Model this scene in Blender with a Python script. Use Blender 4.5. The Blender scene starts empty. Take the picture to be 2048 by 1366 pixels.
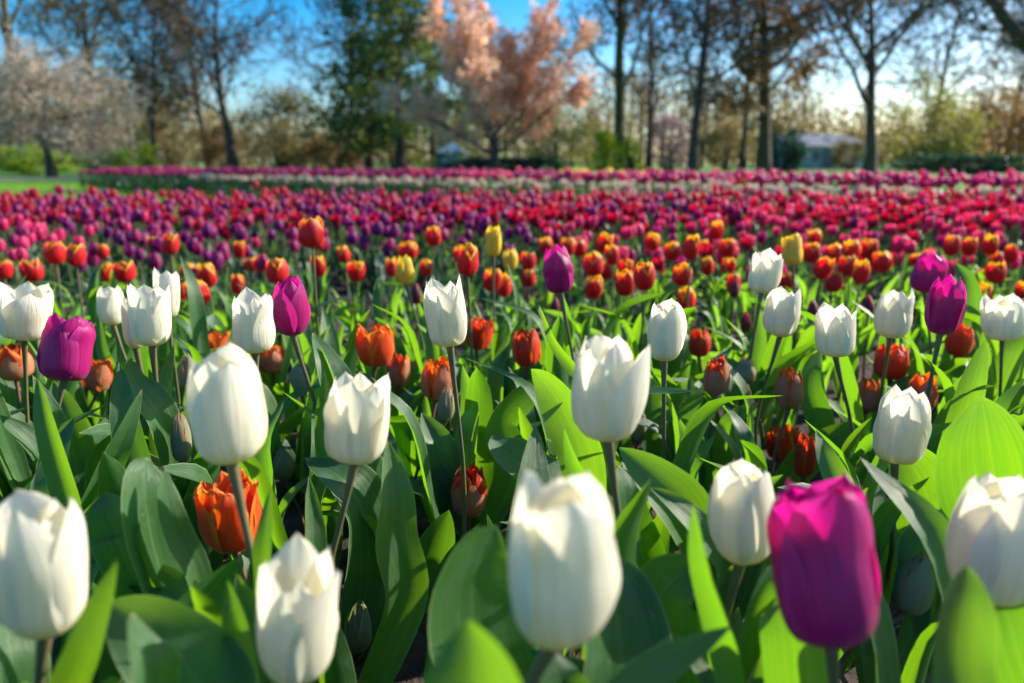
import bpy, math, random
import numpy as np
from mathutils import Vector

R_ = math.radians
scene = bpy.context.scene
COL = scene.collection

# ------------------------------------------------------------------ camera, sky, sun, exposure
F, CX, CY = 1500.0, 1024.0, 683.0           # focal length and centre of a 2048 x 1366 frame
PITCH = math.atan((CY - 325.0) / F)
CAM = np.array([0.0, 0.0, 0.48])
FWD = np.array([0.0, math.cos(PITCH), -math.sin(PITCH)])
UP = np.array([0.0, math.sin(PITCH), math.cos(PITCH)])
RIGHT = np.array([1.0, 0.0, 0.0])

cd = bpy.data.cameras.new("camera")
cam = bpy.data.objects.new("camera", cd)
COL.objects.link(cam)
cam.location = CAM
cam.rotation_euler = (math.pi / 2 - PITCH, 0, 0)
cd.sensor_width = 36.0
cd.lens = 36.0 * F / 2048.0
cd.clip_start = 0.02
cd.clip_end = 2000
cd.dof.use_dof = True
cd.dof.focus_distance = 0.72
cd.dof.aperture_fstop = 4.4
cd.dof.aperture_blades = 0
scene.camera = cam

SUN_AZ, SUN_EL = R_(64), R_(27)             # azimuth from +Y towards +X
world = bpy.data.worlds.new("World")
scene.world = world
world.use_nodes = True
wn, wl = world.node_tree.nodes, world.node_tree.links
bg = wn["Background"]
sky = wn.new("ShaderNodeTexSky")
sky.sky_type = 'NISHITA'
sky.sun_disc = False
sky.sun_elevation = SUN_EL
sky.sun_rotation = SUN_AZ
sky.air_density = 1.0
sky.dust_density = 1.3
sky.ozone_density = 4.0
deep = wn.new("ShaderNodeHueSaturation")      # the camera's vivid rendering of a clear sky
deep.inputs["Saturation"].default_value = 1.62
wl.new(sky.outputs[0], deep.inputs["Color"])
wl.new(deep.outputs[0], bg.inputs[0])
bg.inputs[1].default_value = 0.115

sd = bpy.data.lights.new("sun", 'SUN')
sd.energy = 5.0
sd.angle = R_(0.5)
sd.color = (1.0, 0.93, 0.80)
sun = bpy.data.objects.new("sun", sd)
COL.objects.link(sun)
to_sun = Vector((math.sin(SUN_AZ) * math.cos(SUN_EL), math.cos(SUN_AZ) * math.cos(SUN_EL), math.sin(SUN_EL)))
sun.rotation_euler = (-to_sun).to_track_quat('-Z', 'Y').to_euler()
sun.location = (20, 20, 30)

vs = scene.view_settings
vs.view_transform = 'Standard'
vs.look = 'None'
vs.gamma = 1
vs.exposure = 1.12
scene.render.engine = 'CYCLES'
cy = scene.cycles
cy.use_denoising = True
cy.max_bounces = 8
cy.diffuse_bounces = 4
cy.glossy_bounces = 2
cy.transmission_bounces = 4
cy.sample_clamp_indirect = 4.0
cy.caustics_reflective = False
cy.caustics_refractive = False


# ------------------------------------------------------------------ small helpers
def P(px, py, t):
    """World point at axis depth t (metres) behind a pixel of the 2048-wide photograph."""
    return CAM + t * (FWD + (px - CX) / F * RIGHT - (py - CY) / F * UP)


def project(p):
    d = np.asarray(p) - CAM
    t = d @ FWD
    return CX + F * (d @ RIGHT) / t, CY - F * (d @ UP) / t, t


def height_to(px, bot, top, t):
    """How tall a vertical thing is whose foot shows at row bot (depth t) and whose top shows at row top."""
    b = P(px, bot, t) - CAM
    k = (CY - top) / F
    return (k * (b @ FWD) - b @ UP) / (UP[2] - k * FWD[2])


def norm(v):
    return v / (np.linalg.norm(v) + 1e-12)


class MB:
    """Collects grids, tubes and faces; build() links them as one mesh object."""

    def __init__(self):
        self.v, self.f, self.uv, self.m, self.n = [], [], [], [], 0

    def grid(self, pts, uvs, mat=0, closed=False):
        nv, nu = pts.shape[:2]
        b = self.n
        self.v.append(pts.reshape(-1, 3))
        self.uv.append(uvs.reshape(-1, 2))
        self.n += nv * nu
        a = np.arange(nv * nu).reshape(nv, nu) + b
        if closed:
            a = np.concatenate([a, a[:, :1]], 1)
        q = np.stack([a[:-1, :-1], a[:-1, 1:], a[1:, 1:], a[1:, :-1]], -1).reshape(-1, 4)
        self.f.append(q)
        self.m.append(np.full(len(q), mat))

    def tube(self, path, radii, sides=6, mat=0, cap=True):
        path = np.asarray(path, float)
        n = len(path)
        tan = np.gradient(path, axis=0)
        tan /= np.linalg.norm(tan, axis=1, keepdims=True) + 1e-12
        ref = np.array([1.0, 0, 0]) if abs(tan[0][0]) < 0.8 else np.array([0, 1.0, 0])
        s = np.cross(tan, ref)
        s /= np.linalg.norm(s, axis=1, keepdims=True) + 1e-12
        nn = np.cross(tan, s)
        a = np.arange(sides) / sides * 2 * math.pi
        r = np.asarray(radii, float)[:, None, None]
        pts = path[:, None, :] + r * (np.cos(a)[None, :, None] * s[:, None, :] + np.sin(a)[None, :, None] * nn[:, None, :])
        uv = np.zeros((n, sides, 2))
        uv[..., 0] = np.arange(sides) / sides
        uv[..., 1] = np.linspace(0, 1, n)[:, None]
        self.grid(pts, uv, mat, True)

    def quads(self, corners, uvs, mat=0):
        """corners (n,4,3), uvs (n,2) one value for each quad."""
        n = len(corners)
        self.v.append(corners.reshape(-1, 3))
        self.uv.append(np.repeat(uvs, 4, 0))
        self.f.append(np.arange(n * 4).reshape(n, 4) + self.n)
        self.m.append(np.full(n, mat))
        self.n += n * 4

    def box(self, lo, hi, mat=0):
        x0, y0, z0 = lo
        x1, y1, z1 = hi
        c = np.array([[x0, y0, z0], [x1, y0, z0], [x1, y1, z0], [x0, y1, z0], [x0, y0, z1], [x1, y0, z1], [x1, y1, z1], [x0, y1, z1]], float)
        fs = [(3, 2, 1, 0), (4, 5, 6, 7), (0, 1, 5, 4), (1, 2, 6, 5), (2, 3, 7, 6), (3, 0, 4, 7)]
        self.quads(np.stack([c[list(f)] for f in fs]), np.zeros((6, 2)), mat)

    def mesh(self, name, mats, smooth=True):
        me = bpy.data.meshes.new(name)
        v = np.concatenate(self.v)
        f = np.concatenate(self.f)
        uv = np.concatenate(self.uv)
        nf = len(f)
        me.vertices.add(len(v))
        me.vertices.foreach_set("co", v.astype(np.float32).ravel())
        me.loops.add(nf * 4)
        me.loops.foreach_set("vertex_index", f.astype(np.int32).ravel())
        me.polygons.add(nf)
        me.polygons.foreach_set("loop_start", np.arange(nf, dtype=np.int32) * 4)
        me.polygons.foreach_set("material_index", np.concatenate(self.m).astype(np.int32))
        me.polygons.foreach_set("use_smooth", np.full(nf, smooth))
        ul = me.uv_layers.new(name="UVMap")
        ul.data.foreach_set("uv", uv[f.ravel()].astype(np.float32).ravel())
        me.update(calc_edges=True)
        me.validate()
        for m in (mats if isinstance(mats, (list, tuple)) else [mats]):
            me.materials.append(m)
        return me

    def build(self, name, mats, parent=None, smooth=True):
        return link(name, self.mesh(name, mats, smooth), parent)


def link(name, data, parent=None, loc=None):
    o = bpy.data.objects.new(name, data)
    COL.objects.link(o)
    if parent is not None:
        o.parent = parent
    if loc is not None:
        o.location = loc
    return o


def tag(o, label=None, cat=None, group=None, kind=None):
    if label:
        o["label"] = label
    if cat:
        o["category"] = cat
    if group:
        o["group"] = group
    if kind:
        o["kind"] = kind
    return o


def thing(name, label, cat, loc=(0, 0, 0), group=None):
    o = link(name, None, None, loc)
    o.empty_display_size = 0.05
    return tag(o, label, cat, group)


def copy_tree(o, parent=None):
    c = o.copy()
    COL.objects.link(c)
    c.parent = parent
    for ch in list(o.children):
        copy_tree(ch, c)
    return c


def catmull(pts, n):
    """Smooth curve of n points through pts."""
    p = np.asarray(pts, float)
    p = np.vstack([2 * p[0] - p[1], p, 2 * p[-1] - p[-2]])
    k = len(p) - 3
    out = []
    for s in np.linspace(0, k - 1e-9, n):
        i = int(s)
        t = s - i
        a, b, c, d = p[i], p[i + 1], p[i + 2], p[i + 3]
        out.append(0.5 * (2 * b + (c - a) * t + (2 * a - 5 * b + 4 * c - d) * t * t + (3 * b - a - 3 * c + d) * t ** 3))
    return np.array(out)


# ------------------------------------------------------------------ materials
class NT:
    def __init__(self, name):
        self.mat = bpy.data.materials.new(name)
        self.mat.use_nodes = True
        self.t = self.mat.node_tree
        self.t.nodes.clear()
        self.out = self.n("ShaderNodeOutputMaterial")

    def n(self, kind, **kw):
        o = self.t.nodes.new(kind)
        for k, v in kw.items():
            setattr(o, k, v)
        return o

    def l(self, a, b):
        self.t.links.new(a, b)

    def val(self, sock, v):
        if hasattr(v, "links") or hasattr(v, "is_output"):
            self.l(v, sock)
        else:
            sock.default_value = v

    def math(self, op, a, b=0.0, c=0.0, clamp=False):
        m = self.n("ShaderNodeMath", operation=op, use_clamp=clamp)
        for i, x in enumerate((a, b, c)):
            self.val(m.inputs[i], x)
        return m.outputs[0]

    def mix(self, fac, a, b):
        m = self.n("ShaderNodeMix", data_type='RGBA')
        self.val(m.inputs[0], fac)
        for i, x in ((6, a), (7, b)):
            if isinstance(x, tuple):
                x = (*x, 1) if len(x) == 3 else x
            self.val(m.inputs[i], x)
        return m.outputs[2]

    def step(self, x, lo, hi):
        m = self.n("ShaderNodeMapRange", interpolation_type='SMOOTHSTEP')
        self.val(m.inputs[0], x)
        m.inputs[1].default_value, m.inputs[2].default_value = lo, hi
        return m.outputs[0]

    def uv(self):
        u = self.n("ShaderNodeUVMap", uv_map="UVMap")
        s = self.n("ShaderNodeSeparateXYZ")
        self.l(u.outputs[0], s.inputs[0])
        return s.outputs[0], s.outputs[1], u.outputs[0]

    def noise(self, vec, scale, detail=3.0, rough=0.5):
        m = self.n("ShaderNodeTexNoise")
        if vec is not None:
            self.l(vec, m.inputs["Vector"])
        m.inputs["Scale"].default_value = scale
        m.inputs["Detail"].default_value = detail
        m.inputs["Roughness"].default_value = rough
        return m.outputs["Fac"]

    def scaled(self, vec, s):
        m = self.n("ShaderNodeVectorMath", operation='MULTIPLY')
        self.l(vec, m.inputs[0])
        m.inputs[1].default_value = s
        return m.outputs[0]

    def rand(self):
        return self.n("ShaderNodeObjectInfo").outputs["Random"]

    def obj(self):
        return self.n("ShaderNodeTexCoord").outputs["Object"]

    def bump(self, h, strength, dist=0.001):
        b = self.n("ShaderNodeBump")
        b.inputs["Strength"].default_value = strength
        b.inputs["Distance"].default_value = dist
        self.l(h, b.inputs["Height"])
        return b.outputs[0]

    def finish(self, col, trans=None, fac=0.0, rough=0.5, spec=0.5, normal=None, sheen=0.0):
        p = self.n("ShaderNodeBsdfPrincipled")
        self.val(p.inputs["Base Color"], (*col, 1) if isinstance(col, tuple) and len(col) == 3 else col)
        self.val(p.inputs["Roughness"], rough)
        self.val(p.inputs["Specular IOR Level"], spec)
        p.inputs["Sheen Weight"].default_value = sheen
        if normal is not None:
            self.l(normal, p.inputs["Normal"])
        s = p.outputs[0]
        if trans is not None:
            t = self.n("ShaderNodeBsdfTranslucent")
            self.val(t.inputs[0], (*trans, 1) if isinstance(trans, tuple) and len(trans) == 3 else trans)
            m = self.n("ShaderNodeMixShader")
            self.val(m.inputs[0], fac)
            self.l(s, m.inputs[1])
            self.l(t.outputs[0], m.inputs[2])
            s = m.outputs[0]
        self.l(s, self.out.inputs[0])
        return self.mat


def petal_mat(name, refl, trans, fac, base=None, tbase=None, tip=None, ttip=None, mask="none", rough=0.42, vary=0.12, basew=(0.02, 0.3), ribs=0.30):
    """A petal: pigment refl seen in reflected light, trans in light that comes through, another pigment at its base
    and one at its tip or margin; fine lengthwise veins."""
    n = NT(name)
    u, v, uv = n.uv()
    edge = n.math('ABSOLUTE', n.math('SUBTRACT', n.math('MULTIPLY', u, 2.0), 1.0))
    streak = n.noise(n.scaled(uv, (26.0, 1.6, 1.0)), 1.0, 4.0, 0.6)
    fine = n.noise(n.scaled(uv, (90.0, 3.0, 1.0)), 1.0, 2.0, 0.5)
    patch = n.noise(n.obj(), 55.0, 3.0)
    c, t = n.mix(0.0, refl, refl), n.mix(0.0, trans, trans)
    if base is not None:
        bm = n.math('SUBTRACT', 1.0, n.step(n.math('ADD', v, n.math('MULTIPLY', n.math('SUBTRACT', streak, 0.5), 0.25)), *basew))
        c = n.mix(bm, c, base)
        t = n.mix(bm, t, tbase or base)
    if mask == "flame":
        s = n.math('ADD', n.math('MULTIPLY', v, 1.0), n.math('MULTIPLY', n.math('POWER', edge, 2.0), 0.32))
        s = n.math('ADD', s, n.math('MULTIPLY', n.math('SUBTRACT', streak, 0.5), 0.55))
        s = n.math('ADD', s, n.math('MULTIPLY', n.math('SUBTRACT', n.rand(), 0.5), 0.12))
        fm = n.step(s, 0.84, 0.97)
    elif mask == "margin":
        s = n.math('ADD', n.math('MULTIPLY', n.math('POWER', edge, 1.6), 0.8), n.math('MULTIPLY', n.math('POWER', v, 3.0), 0.45))
        s = n.math('ADD', s, n.math('MULTIPLY', n.math('SUBTRACT', streak, 0.5), 0.6))
        fm = n.step(s, 0.45, 0.85)
    else:
        fm = None
    if fm is not None:
        c = n.mix(fm, c, tip)
        t = n.mix(fm, t, ttip or tip)
    rib = n.step(n.noise(n.scaled(uv, (34.0, 1.1, 1.0)), 1.0, 4.0, 0.65), 0.40, 0.64)
    c = n.mix(n.math('MULTIPLY', rib, ribs), c, tuple(x * 0.55 for x in refl))
    t = n.mix(n.math('MULTIPLY', rib, ribs), t, tuple(x * 0.55 for x in trans))
    hs = n.n("ShaderNodeHueSaturation")
    k = n.math('ADD', 1.0 - vary, n.math('MULTIPLY', n.math('ADD', streak, n.math('MULTIPLY', patch, 0.6)), vary * 1.25))
    k = n.math('MULTIPLY', k, n.math('ADD', 0.92, n.math('MULTIPLY', n.rand(), 0.16)))
    n.l(k, hs.inputs["Value"])
    n.l(c, hs.inputs["Color"])
    bmp = n.bump(n.math('ADD', n.math('MULTIPLY', streak, 0.7), n.math('MULTIPLY', fine, 0.3)), 0.75, 0.0018)
    return n.finish(hs.outputs[0], t, fac, rough, 0.4, bmp, 0.1)


def leaf_mat(name, refl, refl2, trans, trans2, fac):
    """A tulip leaf: grey-green waxy face with lengthwise veins; sunlight comes through yellow-green; dust specks."""
    n = NT(name)
    u, v, uv = n.uv()
    vein = n.noise(n.scaled(uv, (24.0, 0.7, 1.0)), 1.0, 5.0, 0.7)
    patch = n.noise(n.obj(), 18.0, 4.0)
    cloud = n.noise(n.obj(), 45.0, 5.0, 0.65)
    r = n.rand()
    c = n.mix(n.math('MULTIPLY_ADD', r, 0.6, n.math('MULTIPLY', n.math('SUBTRACT', patch, 0.3), 0.8), clamp=True), refl, refl2)
    vs_ = n.step(vein, 0.40, 0.66)
    c = n.mix(n.math('MULTIPLY', vs_, 0.5), c, (0.095, 0.18, 0.075))
    c = n.mix(n.math('MULTIPLY', n.step(cloud, 0.48, 0.72), 0.42), c, (0.12, 0.19, 0.13))      # waxy bloom
    dust = n.step(n.noise(n.obj(), 260.0, 1.0), 0.735, 0.77)
    c = n.mix(n.math('MULTIPLY', dust, 0.6), c, (0.30, 0.31, 0.23))
    scar = n.step(n.noise(n.obj(), 70.0, 2.0), 0.74, 0.78)
    c = n.mix(n.math('MULTIPLY', scar, 0.5), c, (0.20, 0.17, 0.08))
    edge = n.math('ABSOLUTE', n.math('SUBTRACT', n.math('MULTIPLY', u, 2.0), 1.0))
    c = n.mix(n.math('MULTIPLY', n.step(edge, 0.945, 1.0), 0.8), c, (0.34, 0.42, 0.18))
    c = n.mix(n.math('MULTIPLY', n.step(edge, 0.05, 0.0), 0.4), c, (0.14, 0.24, 0.10))
    c = n.mix(n.math('MULTIPLY', n.step(v, 0.965, 1.0), 0.8), c, (0.36, 0.25, 0.12))
    tv = n.math('ADD', n.math('MULTIPLY', n.math('SUBTRACT', vein, 0.36), 1.5), n.math('MULTIPLY', r, 0.3), clamp=True)
    t = n.mix(tv, trans, trans2)
    t = n.mix(n.math('MULTIPLY', n.step(cloud, 0.45, 0.75), 0.35), t, (0.13, 0.36, 0.012))
    t = n.mix(n.math('MULTIPLY', n.math('MAXIMUM', dust, scar), 0.6), t, (0.12, 0.14, 0.02))
    bmp = n.bump(n.math('ADD', vein, n.math('MULTIPLY', patch, 0.8)), 0.6, 0.0015)
    rg = n.math('MULTIPLY_ADD', cloud, 0.35, 0.26)
    return n.finish(c, t, fac, rg, 0.42, bmp)


def plain_mat(name, a, b, scale=8.0, rough=0.7, trans=None, fac=0.0, spec=0.3, bump=0.0, by_uv=False):
    n = NT(name)
    if by_uv:
        u, v, uv = n.uv()
        c = n.mix(u, a, b)
        nz = None
    else:
        nz = n.noise(n.obj(), scale, 5.0, 0.6)
        c = n.mix(n.step(nz, 0.3, 0.7), a, b)
    bm = n.bump(nz, bump, 0.02) if (bump and nz is not None) else None
    return n.finish(c, trans, fac, rough, spec, bm)


WHITE = petal_mat("white_petal", (0.88, 0.84, 0.72), (0.96, 0.90, 0.68), 0.47, (0.70, 0.70, 0.32), (0.86, 0.76, 0.16), vary=0.2, ribs=0.20)
PURPLE = petal_mat("purple_petal", (0.45, 0.006, 0.19), (0.80, 0.004, 0.29), 0.45, (0.25, 0.03, 0.20), None, (0.60, 0.035, 0.31), (0.88, 0.03, 0.36), "margin", vary=0.25, rough=0.34)
YELLOW = petal_mat("yellow_petal", (0.88, 0.62, 0.07), (0.97, 0.68, 0.03), 0.42, None, None, (0.88, 0.66, 0.02), (0.95, 0.70, 0.01), "margin", vary=0.1)
FLAME = petal_mat("red_petal_with_yellow_tip", (0.66, 0.010, 0.016), (0.92, 0.010, 0.012), 0.45, (0.46, 0.010, 0.05), None, (0.95, 0.58, 0.02), (0.98, 0.62, 0.01), "flame", vary=0.2)
PINK = petal_mat("pink_petal", (0.66, 0.025, 0.17), (0.90, 0.03, 0.17), 0.45, (0.55, 0.06, 0.20), None, (0.74, 0.08, 0.24), (0.95, 0.07, 0.18), "flame", vary=0.2)
MAGENTA = petal_mat("magenta_petal", (0.34, 0.006, 0.13), (0.62, 0.005, 0.17), 0.45, (0.3, 0.02, 0.16), None, vary=0.25)
CRIMSON = petal_mat("crimson_petal", (0.37, 0.003, 0.036), (0.72, 0.003, 0.045), 0.45, (0.38, 0.008, 0.05), None, vary=0.25)
VIOLET = petal_mat("violet_petal", (0.23, 0.006, 0.15), (0.44, 0.004, 0.21), 0.45, None, None, vary=0.25)
ORANGE = petal_mat("orange_petal", (0.90, 0.10, 0.010), (0.98, 0.13, 0.006), 0.42, (0.60, 0.12, 0.04), None, (0.92, 0.32, 0.03), (0.98, 0.36, 0.02), "margin", vary=0.3)
REDOR = petal_mat("red_orange_petal", (0.80, 0.05, 0.014), (0.92, 0.05, 0.006), 0.42, (0.5, 0.06, 0.03), None, (0.85, 0.16, 0.02), (0.95, 0.2, 0.01), "margin", vary=0.3)
OUTER = petal_mat("orange_outer_petal", (0.62, 0.30, 0.17), (0.85, 0.28, 0.06), 0.46, (0.44, 0.36, 0.22), (0.6, 0.42, 0.14), (0.90, 0.16, 0.02), (0.97, 0.22, 0.015), "margin", vary=0.3)
BUDSKIN = petal_mat("bud_petal", (0.33, 0.32, 0.20), (0.48, 0.42, 0.14), 0.32, (0.26, 0.19, 0.19), None, (0.50, 0.27, 0.14), (0.6, 0.25, 0.05), "margin", vary=0.3, rough=0.5)
GREENBUD = petal_mat("green_bud_petal", (0.22, 0.27, 0.13), (0.40, 0.50, 0.08), 0.3, None, None, (0.40, 0.40, 0.22), None, "margin", vary=0.25, rough=0.5)
DULLRED = petal_mat("dull_red_petal", (0.24, 0.03, 0.05), (0.42, 0.03, 0.04), 0.35, (0.2, 0.08, 0.06), None, vary=0.3)

LEAF = leaf_mat("tulip_leaf", (0.030, 0.088, 0.030), (0.050, 0.125, 0.036), (0.14, 0.42, 0.008), (0.38, 0.62, 0.006), 0.42)
LEAF_FAR = leaf_mat("narrow_tulip_leaf", (0.05, 0.14, 0.055), (0.075, 0.18, 0.06), (0.24, 0.55, 0.015), (0.36, 0.66, 0.02), 0.48)
LEAF_BLUE = leaf_mat("blue_green_tulip_leaf", (0.028, 0.075, 0.07), (0.04, 0.10, 0.07), (0.12, 0.30, 0.035), (0.16, 0.36, 0.035), 0.32)


def stem_mat(name, a, b):
    n = NT(name)
    u, v, uv = n.uv()
    s = n.noise(n.scaled(uv, (6.0, 14.0, 1.0)), 1.0, 3.0)
    c = n.mix(n.math('ADD', n.math('MULTIPLY', v, 0.75), n.math('MULTIPLY', n.math('SUBTRACT', s, 0.5), 0.7), clamp=True), a, b)
    return n.finish(c, (0.3, 0.4, 0.05), 0.12, 0.5, 0.3)


STEM = stem_mat("green_stem", (0.09, 0.14, 0.045), (0.17, 0.12, 0.075))
STEM_RED = stem_mat("reddish_stem", (0.13, 0.12, 0.07), (0.24, 0.09, 0.09))

SOIL = plain_mat("soil", (0.022, 0.014, 0.012), (0.075, 0.045, 0.034), 26.0, 0.95, bump=0.8)
LAWN = plain_mat("lawn_grass", (0.085, 0.21, 0.018), (0.15, 0.30, 0.025), 1.6, 0.9)
PATHM = plain_mat("path_gravel", (0.20, 0.18, 0.15), (0.30, 0.27, 0.23), 5.0, 0.95)
BARK = plain_mat("bark", (0.050, 0.036, 0.028), (0.11, 0.085, 0.065), 5.0, 0.9, bump=0.6)
BARK_MOSS = plain_mat("mossy_bark", (0.055, 0.042, 0.025), (0.13, 0.115, 0.04), 2.5, 0.9, bump=0.6)
TWIG = plain_mat("twig_bark", (0.075, 0.055, 0.042), (0.13, 0.10, 0.075), 3.0, 0.9)


def foliage(name, a, b, ta, fac=0.4):
    return plain_mat(name, a, b, by_uv=True, rough=0.6, trans=ta, fac=fac)


F_BROWN = foliage("brown_buds", (0.12, 0.075, 0.035), (0.26, 0.16, 0.07), (0.30, 0.17, 0.06))
F_TAN = foliage("tan_young_leaves", (0.14, 0.12, 0.05), (0.28, 0.21, 0.10), (0.34, 0.26, 0.09))
F_OLIVE = foliage("olive_young_leaves", (0.09, 0.11, 0.025), (0.22, 0.21, 0.06), (0.34, 0.34, 0.06))
F_WHITE = foliage("cream_blossom", (0.46, 0.35, 0.26), (0.74, 0.62, 0.48), (0.70, 0.54, 0.38))
F_PINK = foliage("pink_blossom", (0.92, 0.48, 0.36), (0.98, 0.74, 0.58), (1.0, 0.64, 0.44), 0.6)
F_PINE = foliage("pine_needles", (0.028, 0.062, 0.035), (0.12, 0.17, 0.04), (0.2, 0.28, 0.04), 0.35)
F_YELLOW = foliage("yellow_green_leaves", (0.42, 0.44, 0.02), (0.62, 0.62, 0.03), (0.8, 0.8, 0.02))
F_GREEN = foliage("green_shrub_leaves", (0.05, 0.11, 0.025), (0.13, 0.20, 0.04), (0.25, 0.38, 0.04))
F_HEDGE = foliage("dark_hedge_leaves", (0.015, 0.05, 0.045), (0.03, 0.085, 0.06), (0.05, 0.15, 0.06), 0.3)
F_LIME = foliage("lime_green_leaves", (0.12, 0.20, 0.02), (0.24, 0.34, 0.03), (0.4, 0.55, 0.03))
F_MAUVE = foliage("mauve_blossom", (0.28, 0.17, 0.20), (0.45, 0.32, 0.34), (0.45, 0.28, 0.3))


# ------------------------------------------------------------------ ground, lawn, path
def ground_at(px, dist):
    return np.array([(px - CX) / F * (dist * FWD[1] - CAM[2] * FWD[2]), dist, 0.0])


def build_ground():
    rng = np.random.default_rng(3)
    m = MB()
    xs = np.concatenate([[-400, -120, -40], np.linspace(-14, 14, 29), [40, 120, 400]])
    ys = np.concatenate([[-60, -10], np.linspace(-2, 20, 23), [30, 45, 70, 120, 250, 600]])
    g = np.zeros((len(ys), len(xs), 3))
    g[..., 0], g[..., 1] = xs[None], ys[:, None]
    g[..., 2] = -0.06
    m.grid(g, np.zeros((len(ys), len(xs), 2)))
    tag(m.build("ground", LAWN), "green lawn reaching to the trees at the back", "lawn", kind="structure")
    # the dug soil of the tulip bed: a finely uneven sheet on top
    m = MB()
    xs, ys = np.linspace(-4.6, 4.6, 150), np.linspace(-0.6, 5.0, 120)
    g = np.zeros((len(ys), len(xs), 3))
    g[..., 0], g[..., 1] = xs[None], ys[:, None]
    g[..., 2] = rng.normal(0, 0.008, (len(ys), len(xs))) + 0.012
    for k in range(14):
        a, b, p = rng.normal(0, 3, 2).tolist() + [rng.uniform(0, 6)]
        g[..., 2] += 0.006 * np.sin(a * g[..., 0] + b * g[..., 1] + p)
    g[0, :, 2] = g[-1, :, 2] = -0.08
    g[:, 0, 2] = g[:, -1, 2] = -0.08
    m.grid(g, np.zeros((len(ys), len(xs), 2)))
    tag(m.build("soil_bed", SOIL), "dark bare soil of the tulip bed between the leaves", "soil", kind="structure")
    # gravel path along the far side of the lawn
    m = MB()
    xs = np.linspace(-40, 40, 41)
    g = np.zeros((2, 41, 3))
    for j in (0, 1):
        g[j, :, 0] = xs
        g[j, :, 1] = 25 + 0.03 * xs + 2.6 * j
        g[j, :, 2] = -0.05
    m.grid(g, np.zeros((2, 41, 2)))
    tag(m.build("path", PATHM), "pale path crossing the lawn before the trees", "path", kind="structure")


build_ground()


def build_grass():
    """Short mown grass on the strip of lawn beyond the bed, as one mass of blades."""
    rng = np.random.default_rng(12)
    n = 26000
    y = rng.uniform(9.0, 21.0, n)
    x = rng.uniform(-0.95, 0.2, n) * y * 0.8
    h = rng.uniform(0.03, 0.075, n)
    a = rng.uniform(0, math.pi, n)
    w = 0.006 * np.stack([np.cos(a), np.sin(a), np.zeros(n)], 1)
    b = np.stack([x, y, np.full(n, -0.062)], 1)
    lean = rng.normal(0, 0.02, (n, 3))
    lean[:, 2] = h
    c = np.stack([b - w, b + w, b + lean + w * 0.3, b + lean - w * 0.3], 1)
    m = MB()
    m.quads(c, np.stack([rng.random(n), rng.random(n)], 1))
    o = m.build("lawn_blades", foliage("lawn_blade", (0.09, 0.23, 0.02), (0.17, 0.33, 0.03), (0.32, 0.55, 0.03)), smooth=False)
    tag(o, "short bright grass on the strip beyond the crimson bed", "grass", kind="stuff")


build_grass()


# ------------------------------------------------------------------ trees and shrubs
def grow(rng, m, tips, base, d, length, rad, level, spec):
    """One branch as a tapered crooked tube, then its children; twig ends go to tips."""
    last = level == spec["levels"]
    clothed = level >= spec.get("clothed", 9)
    n = 7 if level == 0 else (5 if not last else 3)
    pts, p, dd = [np.array(base)], np.array(base, float), norm(np.array(d, float))
    wob = spec["wobble"] * (0.35 if level == 0 else 1.0)
    for i in range(n):
        dd = norm(dd + rng.normal(0, wob, 3) + np.array([0, 0, spec["lift"][min(level, len(spec["lift"]) - 1)]]))
        p = p + dd * length / n
        pts.append(p.copy())
    pts = np.array(pts)
    r = rad * np.linspace(1, 0.28 if level else spec.get("trunk_end", 0.3), n + 1)
    if level == 0:
        r[0] *= 1.35
    m.tube(pts, r, (9, 6, 4, 3, 3)[level])
    if last:
        tips.append((pts[1], pts[2], pts[3]))
        return
    if clothed:
        for i in range(1, n - 1):
            tips.append((pts[i], (pts[i] + pts[i + 1]) / 2, pts[i + 1]))
    nch = spec["kids"][level]
    lo = spec["start"][min(level, len(spec["start"]) - 1)]
    az0 = rng.uniform(0, 6.28)
    for k in range(nch):
        s = lo + (1 - lo) * (k + rng.uniform(0.1, 0.9)) / nch
        f = s * n
        i = min(int(f), n - 1)
        q = pts[i] + (pts[i + 1] - pts[i]) * (f - i)
        t = norm(pts[i + 1] - pts[i])
        a = norm(np.cross(t, [0.3, 0.9, 0.1] if abs(t[2]) > 0.8 else [0, 0, 1.0]))
        b = np.cross(t, a)
        az = az0 + k * 2.4 + rng.normal(0, 0.4)
        ang = R_(rng.uniform(*spec["angle"][min(level, len(spec["angle"]) - 1)]))
        nd = math.cos(ang) * t + math.sin(ang) * (math.cos(az) * a + math.sin(az) * b)
        ll = length * rng.uniform(*spec["ratio"][min(level, len(spec["ratio"]) - 1)])
        if level == 0 and "profile" in spec:
            ll *= spec["profile"](s)
        grow(rng, m, tips, q, nd, ll, max(rad * (1 - 0.65 * s) * spec.get("thin", 0.5), spec["rmin"]), level + 1, spec)


def leaf_cloud(rng, tips, per, size, spread, clump=0.0):
    """Small leaf or blossom faces strewn along the twigs; uv.x is the hue of the clump."""
    c = []
    for a, b, e in tips:
        k = rng.poisson(per * (math.exp(rng.normal(-0.5 * clump ** 2, clump)) if clump else 1))
        if not k:
            continue
        s = rng.uniform(0, 1, (k, 1))
        q = np.where(s < 0.5, a + (b - a) * 2 * s, b + (e - b) * (2 * s - 1)) + rng.normal(0, spread, (k, 3))
        hue = np.clip(rng.normal(0.5, 0.22) + rng.normal(0, 0.16, k), 0, 1)
        c.append(np.column_stack([q, hue]))
    c = np.vstack(c)
    return cards(rng, c[:, :3], c[:, 3], size)


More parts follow.
